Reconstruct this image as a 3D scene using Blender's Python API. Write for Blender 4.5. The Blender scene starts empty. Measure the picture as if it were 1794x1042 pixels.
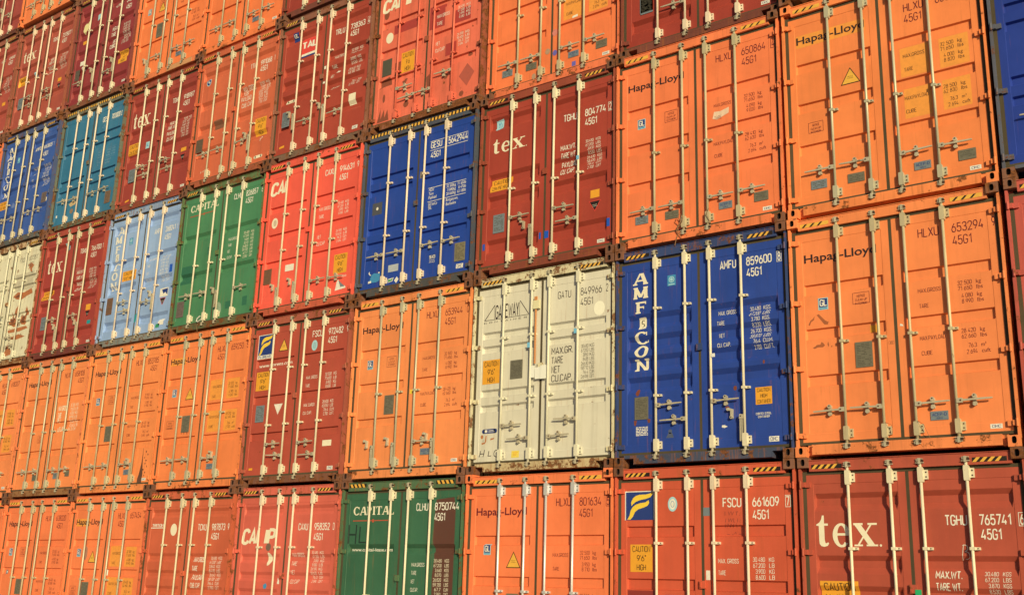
import bpy, bmesh, math, random
from mathutils import Vector, Matrix
from mathutils.geometry import tessellate_polygon
R = math.radians
scene = bpy.context.scene
COL = scene.collection

# ------------------------------------------------------------------ camera
cam_data = bpy.data.cameras.new("camera")
cam = bpy.data.objects.new("camera", cam_data); COL.objects.link(cam)
right = Vector((0.79908311, 0.60051482, 0.02912278))
down = Vector((-0.13463447, 0.22594206, -0.96479207))
fwd = Vector((-0.585952, 0.76702812, 0.26139648))
m3 = Matrix((right, -down, -fwd)).transposed()
cam.matrix_world = Matrix.Translation((2.55005674, -12.0777402, 1.28788211)) @ m3.to_4x4()
cam_data.sensor_width = 36.0
cam_data.lens = 36.0 * 1913.35 / 1794.0
cam_data.clip_end = 2000.0
scene.camera = cam

# ------------------------------------------------------------------ light
SUN_EL, SUN_AZ = R(17), R(49)           # azimuth measured from the wall's normal towards +X
sdir = Vector((math.sin(SUN_AZ) * math.cos(SUN_EL), -math.cos(SUN_AZ) * math.cos(SUN_EL), math.sin(SUN_EL)))
world = bpy.data.worlds.new("World"); scene.world = world; world.use_nodes = True
wn = world.node_tree.nodes; wl = world.node_tree.links
sky = wn.new("ShaderNodeTexSky"); sky.sky_type = 'NISHITA'; sky.sun_disc = False
sky.sun_elevation = SUN_EL
sky.sun_rotation = math.atan2(sdir.x, sdir.y)
sky.dust_density = 2.5
bg = wn["Background"]; bg.inputs[1].default_value = 0.055
wl.new(sky.outputs[0], bg.inputs[0])
sun_data = bpy.data.lights.new("sun", 'SUN'); sun_data.energy = 4.4; sun_data.angle = R(0.6)
sun_data.color = (1.0, 0.82, 0.42)
sun = bpy.data.objects.new("sun", sun_data); COL.objects.link(sun)
sun.rotation_euler = sdir.to_track_quat('Z', 'Y').to_euler()
scene.view_settings.view_transform = 'Standard'; scene.view_settings.look = 'None'
scene.view_settings.gamma = 1.0; scene.view_settings.exposure = 0.0

# ------------------------------------------------------------------ materials
def lin(c):
    return tuple(((v / 255) / 12.92 if v / 255 <= 0.04045 else ((v / 255 + 0.055) / 1.055) ** 2.4) for v in c)
LIT = (1.20, 1.06, 0.70)                  # what the sun and sky together make of white here
def alb(c):                              # real surface colour of a paint that the sun shows as sRGB c
    l = lin(c)
    return tuple(min(0.86, max(0.004, l[i] / LIT[i])) for i in range(3))

_mats = {}
def paint(name, rgb, rough=0.55, rust=0.12, grime=0.25, fade=0.12, metal=0.0, spec=0.35, bump=0.22, seed=0.0):
    key = (name, rgb, rust, grime)
    if key in _mats: return _mats[key]
    m = bpy.data.materials.new(name); m.use_nodes = True
    n = m.node_tree.nodes; l = m.node_tree.links; b = n["Principled BSDF"]
    base = alb(rgb)
    geo = n.new("ShaderNodeNewGeometry")
    def noise(scale, detail, vec=None, rough_=0.6):
        t = n.new("ShaderNodeTexNoise"); t.inputs["Scale"].default_value = scale
        t.inputs["Detail"].default_value = detail; t.inputs["Roughness"].default_value = rough_
        l.new(vec if vec else geo.outputs["Position"], t.inputs["Vector"]); return t.outputs["Fac"]
    def ramp(fac, a, bb, ca=0.0, cb=1.0):
        r = n.new("ShaderNodeMapRange"); r.inputs[1].default_value = a; r.inputs[2].default_value = bb
        r.inputs[3].default_value = ca; r.inputs[4].default_value = cb; l.new(fac, r.inputs[0]); return r.outputs[0]
    def mix(fac, a, bcol):
        x = n.new("ShaderNodeMix"); x.data_type = 'RGBA'
        l.new(fac, x.inputs[0])
        for s, v in ((6, a), (7, bcol)):
            if isinstance(v, tuple): x.inputs[s].default_value = (*v, 1)
            else: l.new(v, x.inputs[s])
        return x.outputs[2]
    off = n.new("ShaderNodeVectorMath"); off.operation = 'ADD'; off.inputs[1].default_value = (seed * 3.7, seed * 1.3, seed * 2.1)
    l.new(geo.outputs["Position"], off.inputs[0])
    mp = n.new("ShaderNodeMapping"); mp.inputs["Scale"].default_value = (9.0, 9.0, 0.55); l.new(off.outputs[0], mp.inputs[0])
    pale = tuple(min(0.88, v * (1 + fade) + 0.02 * fade) for v in base)
    dark = tuple(v * (1 - fade) for v in base)
    c = mix(ramp(noise(1.3, 6, off.outputs[0]), 0.35, 0.65), dark, pale)
    c = mix(ramp(noise(14, 5, off.outputs[0]), 0.45, 0.8, 0, 0.22), c, dark)
    if grime > 0:
        g = ramp(noise(1.0, 7, mp.outputs[0], 0.7), 0.50, 0.78, 0, grime)
        c = mix(g, c, tuple(v * 0.45 + 0.02 for v in base))
    if rust > 0:
        mp2 = n.new("ShaderNodeMapping"); mp2.inputs["Scale"].default_value = (26.0, 26.0, 1.6); l.new(off.outputs[0], mp2.inputs[0])
        run = ramp(noise(1.0, 5, mp2.outputs[0], 0.6), 0.60 - .1 * rust, 0.80 - .1 * rust, 0, min(.75, .25 + rust))
        c = mix(run, c, (0.30, 0.105, 0.035))
        rf = ramp(noise(6.5, 11, off.outputs[0], 0.74), 0.690 - 0.30 * rust, 0.725 - 0.28 * rust, 0, 0.92)
        rc = mix(ramp(noise(35, 6), 0.35, 0.65), (0.075, 0.026, 0.012), (0.24, 0.085, 0.028))
        c = mix(rf, c, rc)
        rr = n.new("ShaderNodeMapRange"); l.new(rf, rr.inputs[0]); rr.inputs[3].default_value = rough; rr.inputs[4].default_value = 0.9
        l.new(rr.outputs[0], b.inputs["Roughness"])
    else:
        b.inputs["Roughness"].default_value = rough
    l.new(c, b.inputs["Base Color"])
    b.inputs["Metallic"].default_value = metal
    b.inputs["Specular IOR Level"].default_value = spec
    if bump > 0:
        bp = n.new("ShaderNodeBump"); bp.inputs["Strength"].default_value = bump; bp.inputs["Distance"].default_value = 0.03
        ad = n.new("ShaderNodeMath"); ad.operation = 'MULTIPLY_ADD'; ad.inputs[1].default_value = 0.07
        l.new(noise(30, 4), ad.inputs[0]); l.new(noise(2.6, 2, off.outputs[0]), ad.inputs[2])
        l.new(ad.outputs[0], bp.inputs["Height"]); l.new(bp.outputs[0], b.inputs["Normal"])
    _mats[key] = m
    return m
def print_mat(name, rgb, wear=0.35, rough=0.6):       # stencilled or stuck-on lettering and labels, worn through in specks
    key = ('p', name, rgb, wear)
    if key in _mats: return _mats[key]
    m = bpy.data.materials.new(name); m.use_nodes = True
    n = m.node_tree.nodes; l = m.node_tree.links; b = n["Principled BSDF"]
    geo = n.new("ShaderNodeNewGeometry"); base = alb(rgb)
    t = n.new("ShaderNodeTexNoise"); t.inputs["Scale"].default_value = 22; t.inputs["Detail"].default_value = 8
    l.new(geo.outputs["Position"], t.inputs["Vector"])
    r = n.new("ShaderNodeMapRange"); r.inputs[1].default_value = 0.42; r.inputs[2].default_value = 0.72; r.inputs[4].default_value = wear
    l.new(t.outputs["Fac"], r.inputs[0])
    x = n.new("ShaderNodeMix"); x.data_type = 'RGBA'; l.new(r.outputs[0], x.inputs[0])
    x.inputs[6].default_value = (*base, 1); x.inputs[7].default_value = (*[v * 0.5 + 0.03 for v in base], 1)
    l.new(x.outputs[2], b.inputs["Base Color"]); b.inputs["Roughness"].default_value = rough
    _mats[key] = m
    return m

CAST = paint("rusty_casting", (128, 84, 60), 0.85, 0.62, 0.6, 0.2, seed=1)
GASK = paint("gasket_rubber", (86, 74, 50), 0.8, 0.0, 0.7, 0.15, spec=0.2, seed=2)
BARM = paint("galvanised_cream", (234, 216, 168), 0.45, 0.10, 0.35, 0.08, spec=0.5, bump=0.05, seed=3)
BARG = paint("galvanised_grey", (198, 186, 142), 0.42, 0.10, 0.4, 0.08, metal=0.15, spec=0.5, bump=0.05, seed=4)
BARM2 = paint("galvanised_dull", (220, 202, 154), 0.5, 0.14, 0.5, 0.10, spec=0.4, bump=0.05, seed=31)
BARM3 = paint("galvanised_pale", (238, 212, 168), 0.5, 0.12, 0.4, 0.08, spec=0.4, bump=0.05, seed=32)
BARG3 = paint("galvanised_grey_worn", (204, 184, 134), 0.5, 0.16, 0.5, 0.10, metal=0.1, spec=0.4, bump=0.05, seed=33)
GEAR = paint("worn_steel", (204, 188, 146), 0.5, 0.30, 0.5, 0.1, metal=0.2, spec=0.5, bump=0.05, seed=5)
BOLT = paint("dark_bolt", (70, 52, 40), 0.7, 0.3, 0.2, 0.1, bump=0, seed=6)
WHITE = print_mat("white_lettering", (246, 234, 198), 0.30)
CREAM = print_mat("cream_lettering", (248, 232, 184), 0.12)
BLACK = print_mat("black_lettering", (44, 26, 30), 0.1)
MAROON = print_mat("maroon_lettering", (112, 22, 34), 0.25)
YEL = print_mat("hazard_yellow", (246, 182, 66), 0.25)
BLK = print_mat("hazard_black", (36, 24, 20), 0.1)
CAUT = print_mat("caution_orange", (244, 166, 44), 0.18)
STEEL = print_mat("plate_steel", (120, 112, 86), 0.5, 0.4)
STEELB = print_mat("plate_bluegrey", (126, 134, 128), 0.3, 0.4)
NAVY = print_mat("navy_sticker", (36, 60, 118), 0.12)
SKYB = print_mat("skyblue_sticker", (70, 146, 176), 0.2)
PALEB = print_mat("pale_blue_sticker", (172, 214, 208), 0.2)
REDS = print_mat("red_sticker", (232, 72, 58), 0.12)
LOGOY = print_mat("logo_yellow", (252, 208, 62), 0.1)
GREENS = print_mat("green_sticker", (52, 150, 92), 0.2)
BLUET = print_mat("blue_tape", (26, 88, 178), 0.15)
BROWNP = print_mat("brown_patch", (100, 60, 44), 0.3)
TEALP = print_mat("teal_scrap", (28, 150, 142), 0.1)

# ------------------------------------------------------------------ mesh helpers
def new_obj(name, me, parent=None, mats=()):
    o = bpy.data.objects.new(name, me); COL.objects.link(o)
    if parent is not None: o.parent = parent
    if me is not None:
        while len(me.materials) < len(mats): me.materials.append(None)
        for i, mt in enumerate(mats):
            o.material_slots[i].link = 'OBJECT'; o.material_slots[i].material = mt
    return o
class MB:
    def __init__(s): s.v = []; s.f = []; s.m = []
    def box(s, x0, x1, y0, y1, z0, z1, mi=0):
        if x0 > x1: x0, x1 = x1, x0
        k = len(s.v)
        s.v += [(x, y, z) for z in (z0, z1) for y in (y0, y1) for x in (x0, x1)]
        for q in ((0, 2, 3, 1), (4, 5, 7, 6), (0, 1, 5, 4), (2, 6, 7, 3), (0, 4, 6, 2), (1, 3, 7, 5)):
            s.f.append(tuple(k + i for i in q)); s.m.append(mi)
        return s
    def prism(s, pts, y0, y1, mi=0):           # convex x-z outline, counter-clockwise seen from -Y
        k = len(s.v); n = len(pts)
        s.v += [(x, y0, z) for x, z in pts] + [(x, y1, z) for x, z in pts]
        s.f.append(tuple(range(k, k + n))); s.f.append(tuple(range(k + 2 * n - 1, k + n - 1, -1)))
        for i in range(n):
            j = (i + 1) % n; s.f.append((k + j, k + i, k + n + i, k + n + j))
        s.m += [mi] * (n + 2); return s
    def disc(s, cx, cz, r, y0, y1, mi=0, n=10, rz=None):
        rz = rz or r
        return s.prism([(cx + r * math.cos(2 * math.pi * i / n), cz + rz * math.sin(2 * math.pi * i / n)) for i in range(n)], y0, y1, mi)
    def tube(s, cx, cy, r, z0, z1, n=12, mi=0):
        k = len(s.v)
        for z in (z0, z1): s.v += [(cx + r * math.cos(2 * math.pi * i / n), cy + r * math.sin(2 * math.pi * i / n), z) for i in range(n)]
        for i in range(n):
            j = (i + 1) % n; s.f.append((k + i, k + j, k + n + j, k + n + i)); s.m.append(mi)
        s.f.append(tuple(range(k + n - 1, k - 1, -1))); s.f.append(tuple(range(k + n, k + 2 * n))); s.m += [mi, mi]
        return s
    def path(s, pts, r, n=6, mi=0):             # thin rope through points
        prev = None
        for i, p in enumerate(pts):
            p = Vector(p); a = Vector(pts[max(0, i - 1)]); b = Vector(pts[min(len(pts) - 1, i + 1)])
            t = (b - a).normalized(); u = t.cross(Vector((0.3, 1, 0.1))).normalized(); w = t.cross(u)
            k = len(s.v)
            s.v += [tuple(p + r * (math.cos(2 * math.pi * j / n) * u + math.sin(2 * math.pi * j / n) * w)) for j in range(n)]
            if prev is not None:
                for j in range(n):
                    q = (j + 1) % n; s.f.append((prev + j, prev + q, k + q, k + j)); s.m.append(mi)
            prev = k
        return s
    def mesh(s, name, smooth=False):
        me = bpy.data.meshes.new(name); me.from_pydata(s.v, [], s.f)
        me.polygons.foreach_set("material_index", s.m)
        if smooth: me.polygons.foreach_set("use_smooth", [True] * len(s.f))
        me.update(); return me

# ------------------------------------------------------------------ container geometry (metres; x across, y into the stack, z up)
HW, CH, CL = 1.219, 2.896, 12.19
PW, PH = 2.48173, 2.9
D = 0.070; FD = D + 0.004
RX0, RX1 = 0.113, 1.062
STY = {  # rib tops, height, top slope, bottom slope, depth, end slope
    'flat':  ([2.055, 1.512, 0.952], 0.133, 0.012, 0.012, 0.030, 0.012),
    'fl2':   ([2.152, 1.517, 0.885], 0.136, 0.012, 0.012, 0.032, 0.012),
    'cai':   ([2.045, 1.530, 1.020], 0.120, 0.012, 0.012, 0.034, 0.012),
    'cai2':  ([2.070, 1.520, 0.965], 0.130, 0.014, 0.012, 0.036, 0.012),
    'pair':  ([2.105, 1.870, 1.200, 0.957], 0.115, 0.016, 0.020, 0.040, 0.012),
    'cream': ([2.055, 1.846, 1.204, 0.982], 0.105, 0.026, 0.014, 0.036, 0.012),
    'amf':   ([1.995, 1.705, 1.430, 1.155], 0.215, 0.064, 0.062, 0.044, 0.016),
    'wav5':  ([2.545, 1.620, 1.262, 0.570], 0.215, 0.058, 0.060, 0.044, 0.016),
    'wavb':  ([2.490, 1.805, 1.480, 0.820], 0.200, 0.055, 0.070, 0.044, 0.016),
    'wav4':  ([2.560, 1.800, 1.515, 1.250, 0.62], 0.150, 0.050, 0.045, 0.026, 0.014),
    'tal':   ([2.535, 1.900, 1.620, 1.330, 0.80], 0.190, 0.062, 0.060, 0.044, 0.016),
    'ttn':   ([2.500, 1.850, 1.330, 0.830], 0.200, 0.065, 0.065, 0.044, 0.016),
    'cap':   ([1.945, 1.180], 0.150, 0.058, 0.050, 0.044, 0.016),
    'lam':   ([2.580, 1.835, 1.300, 0.545], 0.200, 0.058, 0.060, 0.044, 0.016),
    'cps':   ([2.500, 2.000, 1.520, 1.050, 0.53], 0.200, 0.060, 0.060, 0.044, 0.016),
}
def trap(v, a, b, ea, eb):
    if v <= a or v >= b: return 0.0
    return min(1.0, (v - a) / ea, (b - v) / eb)
def surf(x, z, st):
    ax = abs(x)
    t = max(0.0, min(1.0, (ax - 0.105) / 0.003, (1.067 - ax) / 0.003, (z - 0.27) / 0.003, (2.60 - z) / 0.003))
    if t <= 0: return D
    tops, h, s, sb, dep, e = STY[st]
    fx = trap(ax, RX0, RX1, e, e)
    fz = max(trap(z, t_ - h, t_, sb, s) for t_ in tops)
    return D + t * (FD - D) + dep * fx * fz
def breaks(st):
    tops, h, s, sb, dep, e = STY[st]
    zb = [0.175, 0.27, 0.273, 2.597, 2.60, 2.70]
    for t in tops: zb += [t - h, t - h + sb, t - s, t]
    xb = [0.019, 0.105, 0.108, RX0, RX0 + e, RX1 - e, RX1, 1.064, 1.067, 1.145]
    return sorted(set(xb)), sorted(set(zb))
_door = {}
def door_mesh(st, side):
    if (st, side) in _door: return _door[(st, side)]
    xb, zb = breaks(st)
    zb = [z for z in zb if 0.175 <= z <= 2.70]
    mb = MB(); nx = len(xb)
    for z in zb:
        for x in xb:
            y = D if (x <= 0.105 or x >= 1.067 or z <= 0.27 or z >= 2.60) else surf(x, z, st)
            mb.v.append((side * x, y, z))
    for j in range(len(zb) - 1):
        for i in range(nx - 1):
            a, b_, c, d = j * nx + i, j * nx + i + 1, (j + 1) * nx + i + 1, (j + 1) * nx + i
            mb.f.append((a, b_, c, d) if side > 0 else (b_, a, d, c)); mb.m.append(0)
    x0, x1 = side * 0.019, side * 1.145; yb = D + 0.060     # door edges and back, a separate closed shell behind the skin
    mb.box(x0, x1, D + 0.0565, yb, 0.175, 2.70)
    for a, b_ in ((0.019, 0.024), (1.140, 1.145)): mb.box(side * a, side * b_, D + 0.0005, D + 0.0567, 0.175, 2.70)
    for a, b_ in ((0.1751, 0.180), (2.695, 2.6999)): mb.box(side * 0.0241, side * 1.1399, D + 0.0005, D + 0.0567, a, b_)
    me = mb.mesh("door"); _door[(st, side)] = me; return me

def gasket_mesh(side):
    mb = MB(); y0, y1 = D - 0.003, D + 0.04
    mb.box(side * 1.1455, side * 1.188, y0, y1, 0.1405, 2.7365)
    mb.box(side * 0.0008, side * 0.0185, y0 + .004, y1, 0.1755, 2.6995)
    mb.box(side * 0.0008, side * 1.1452, y0 + 0.001, y1, 2.7003, 2.7365)
    mb.box(side * 0.0008, side * 1.1452, y0 + 0.001, y1, 0.1405, 0.1747)
    return mb.mesh("gasket")
GM = {s: gasket_mesh(s) for s in (-1, 1)}

def ring_casting(side, top):
    mb = MB(); x0, x1 = side * 1.090, side * 1.219
    z0, z1 = (2.778, 2.896) if top else (0.0, 0.118)
    cx, cz = side * 1.153, (2.838 if top else 0.070)
    lo, hi = min(x0, x1), max(x0, x1)
    outer = [Vector((lo, z0, 0)), Vector((hi, z0, 0)), Vector((hi, z1, 0)), Vector((lo, z1, 0))]
    n = 14; rx, rz = 0.024, 0.0385
    hole = [Vector((cx + rx * math.copysign(abs(math.cos(a)) ** 0.7, math.cos(a)), cz + rz * math.copysign(abs(math.sin(a)) ** 0.7, math.sin(a)), 0)) for a in [2 * math.pi * i / n for i in range(n)]]
    pts = outer + hole
    for y in (0.0,):
        k = len(mb.v); mb.v += [(p.x, y, p.y) for p in pts]
        for t in tessellate_polygon([outer, hole]): mb.f.append(tuple(k + i for i in t)); mb.m.append(0)
    k = len(mb.v); mb.v += [(p.x, 0.0, p.y) for p in hole] + [(p.x, 0.05, p.y) for p in hole]
    for i in range(n):
        j = (i + 1) % n; mb.f.append((k + i, k + j, k + n + j, k + n + i)); mb.m.append(1)
    mb.f.append(tuple(k + n + i for i in range(n))); mb.m.append(1)
    k = len(mb.v); mb.v += [(x, y, z) for z in (z0, z1) for y in (0, 0.178) for x in (lo, hi)]
    for q in ((0, 2, 3, 1), (4, 5, 7, 6), (2, 6, 7, 3), (0, 4, 6, 2), (1, 3, 7, 5)):
        mb.f.append(tuple(k + i for i in q)); mb.m.append(0)
    return mb.mesh("corner_casting")
CM = {(s, t): ring_casting(s, t) for s in (-1, 1) for t in (0, 1)}
HOLE = paint("casting_inside", (40, 26, 24), 0.9, 0.2, 0.3, 0.1, bump=0, seed=7)

def frame_mesh(kind):
    mb = MB()
    for s in (-1, 1):
        mb.box(s * 1.1885, s * 1.2175, 0.024, 0.17, 0.1185, 2.7775)
        mb.box(s * 1.150, s * 1.188, D + 0.042, 0.17, 0.1185, 2.7775)
        mb.box(s * 1.091, s * 1.2175, CL - 0.17, CL - 0.003, 0.1185, 2.7775)
    # header with a lipped top
    mb.box(-1.0895, 1.0895, 0.030, 0.16, 2.737, 2.852)
    mb.box(-1.0895, 1.0895, 0.037, 0.16, 2.8523, 2.860)
    mb.box(-1.0895, 1.0895, 0.027, 0.16, 2.8603, 2.868)
    for z0, z1 in ((2.74, 2.876), (0.02, 0.14)): mb.box(-1.0905, 1.0905, CL - 0.12, CL - 0.01, z0, z1)
    for s in (-1, 1):                                        # long side rails
        mb.box(s * 1.16, s * 1.214, 0.1705, CL - 0.1705, 0.015, 0.16)
        mb.box(s * 1.16, s * 1.214, 0.1705, CL - 0.1705, 2.80, 2.885)
    return mb.mesh("frame")
FM = frame_mesh('')
def sill_mesh(kind):
    mb = MB()
    if kind == 'notch':
        mb.box(-1.0895, 1.0895, 0.030, 0.16, 0.100, 0.140)
        mb.box(-0.945, 0.945, 0.031, 0.16, 0.028, 0.0997)
        for s in (-1, 1): mb.box(s * 0.940, s * 0.9447, 0.028, 0.30, 0.022, 0.0995)
    else:
        mb.box(-1.030, 1.030, 0.030, 0.16, 0.026, 0.140)
        for s in (-1, 1): mb.box(s * 1.0303, s * 1.0895, 0.075, 0.16, 0.020, 0.140)
    return mb.mesh("sill")
SM = {k: sill_mesh(k) for k in ('notch', 'plain')}

def body_mesh():                                             # corrugated sides, roof, front wall and floor
    mb = MB()
    def wave(n): 
        out = []; y = 0.175; p = (CL - 0.35) / n
        for i in range(n):
            out += [(y, 0), (y + p * .30, 0), (y + p * .5, 1), (y + p * .8, 1)]; y += p
        return out + [(y, 0)]
    w = wave(34)
    for s in (-1, 1):
        k = len(mb.v)
        for y, d in w: mb.v += [(s * (1.205 - 0.036 * d), y, 0.161), (s * (1.205 - 0.036 * d), y, 2.799)]
        for i in range(len(w) - 1): mb.f.append((k + 2 * i, k + 2 * i + 2, k + 2 * i + 3, k + 2 * i + 1)); mb.m.append(0)
    k = len(mb.v)
    for y, d in w: mb.v += [(-1.16, y, 2.872 - 0.02 * d), (1.16, y, 2.872 - 0.02 * d)]
    for i in range(len(w) - 1): mb.f.append((k + 2 * i, k + 2 * i + 1, k + 2 * i + 3, k + 2 * i + 2)); mb.m.append(0)
    mb.box(-1.16, 1.16, 0.1705, CL - 0.18, 0.12, 0.158)
    mb.box(-1.1, 1.1, CL - 0.17, CL - 0.13, 0.141, 2.739)
    return mb.mesh("body")
BODY = body_mesh()

BX = (-0.617, -0.183, 0.167, 0.603); BY = 0.031
BARMESH = MB().tube(0, BY, 0.0168, 0.125, 2.79, 14).mesh("locking_bar", True)
def bracket(z0, z1):
    mb = MB()
    mb.box(0.0, 0.072, 0.046, D - 0.001, z0, z1)
    mb.prism([(-.024, z0 - .03), (.024, z0 - .03), (.028, z0 - .012), (.028, z1 + .012), (.024, z1 + .03), (-.024, z1 + .03), (-.028, z1 + .012), (-.028, z0 - .012)], 0.011, D - 0.002)
    for z in (z0 + .025, z1 - .025): mb.disc(0.054, z, 0.0085, 0.042, 0.0462, 1, 8)
    return mb.mesh("bar_bracket")
BRT, BRB = bracket(2.605, 2.705), bracket(0.205, 0.300)
def cam_keeper(z, up):
    mb = MB(); s = 1 if up else -1
    mb.box(-0.040, 0.046, 0.006, 0.0295, z - 0.020 * s - 0.004, z - 0.020 * s + 0.004)
    mb.box(-0.034, 0.038, 0.006, 0.0295, z + 0.020 * s - 0.004, z + 0.020 * s + 0.004)
    mb.box(-0.013, 0.013, 0.000, 0.029, z - 0.034, z + 0.030)
    mb.disc(0.032, z, 0.012, 0.004, 0.029, 1, 8)
    mb.disc(-0.026, z + .004 * s, 0.009, 0.008, 0.029, 0, 8)
    return mb.mesh("cam_keeper")
KT, KB = cam_keeper(2.800, True), cam_keeper(0.108, False)
_cl = {}
def clamp_mesh(z):
    if z not in _cl:
        mb = MB(); mb.box(-.023, .030, .011, D + .002, z - .016, z + .016); mb.box(.030, .075, .040, D + .002, z - .014, z + .014)
        mb.disc(.054, z, .007, .036, .0402, 1, 8); _cl[z] = mb.mesh("bar_clamp")
    return _cl[z]
def handle_mesh(d):
    mb = MB()
    def P(pts, y0, y1, mi=0): mb.prism(pts if d > 0 else [(-x, z) for x, z in reversed(pts)], y0, y1, mi)
    P([(.005, -.026), (.062, -.026), (.070, -.010), (.070, .020), (.058, .027), (.005, .024)], .008, .040)
    P([(.06, -.012), (.16, -.008), (.22, -.010), (.37, -.007), (.372, .008), (.22, .012), (.16, .010), (.06, .012)], .010, .026)
    mb.disc(d * .048, .0, .009, .004, .0085, 1, 8)
    return mb.mesh("handle")
HM = {1: handle_mesh(1), -1: handle_mesh(-1)}
def latch_mesh():
    mb = MB()
    mb.prism([(-.018, -.055), (.018, -.055), (.022, -.035), (.014, 0), (.022, .035), (.018, .055), (-.018, .055), (-.022, .035), (-.014, 0), (-.022, -.035)], 0.040, D + .003)
    mb.disc(0, .044, .024, .026, .046, 0, 10); mb.disc(0, -.044, .022, .032, .046, 0, 10)
    mb.disc(0, .050, .008, .022, .0265, 1, 8)
    return mb.mesh("handle_latch")
LM = latch_mesh()
def open_latch_mesh():
    mb = MB()
    mb.disc(-.03, .05, .020, .030, D + .003); mb.disc(.012, -.05, .020, .030, D + .003)
    mb.prism([(-.035, .040), (.002, .028), (.0, -.05), (.026, -.05), (.030, .05), (-.02, .068)], .034, D + .003)
    mb.disc(.012, -.05, .008, .026, .0305, 1, 8)
    return mb.mesh("handle_latch")
OL = open_latch_mesh()
def hang_mesh():
    mb = MB(); mb.prism([(-.062, -.03), (-.012, -.03), (-.008, .02), (-.058, .026)], .006, .034)
    mb.box(-.056, -.042, .010, .024, -.30, -.03); mb.box(-.034, -.022, .012, .026, -.29, -.03); mb.disc(-.04, 0, .008, .002, .0065, 1, 8)
    return mb.mesh("handle")
HG = hang_mesh()
def hinge_mesh(side, z):
    mb = MB()
    mb.box(side * 1.094, side * 1.150, 0.042, D - 0.0005, z - .030, z + .030)
    mb.prism([(a, b) for a, b in ((side * 1.150, z - .027), (side * 1.212, z - .027), (side * 1.212, z + .027), (side * 1.150, z + .027))][::side], 0.022, D - 0.004)
    mb.tube(side * 1.196, 0.012, 0.0125, z - .042, z + .042, 10)
    return mb.mesh("hinge")
HZ = (2.590, 1.838, 1.040, 0.250)
HI = {(s, z): hinge_mesh(s, z) for s in (-1, 1) for z in HZ}
STOP = MB().box(-.040, .040, .040, D - .0045, 1.415, 1.505).box(-.030, -.012, .030, .0398, 1.43, 1.49).mesh("door_stop")

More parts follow.
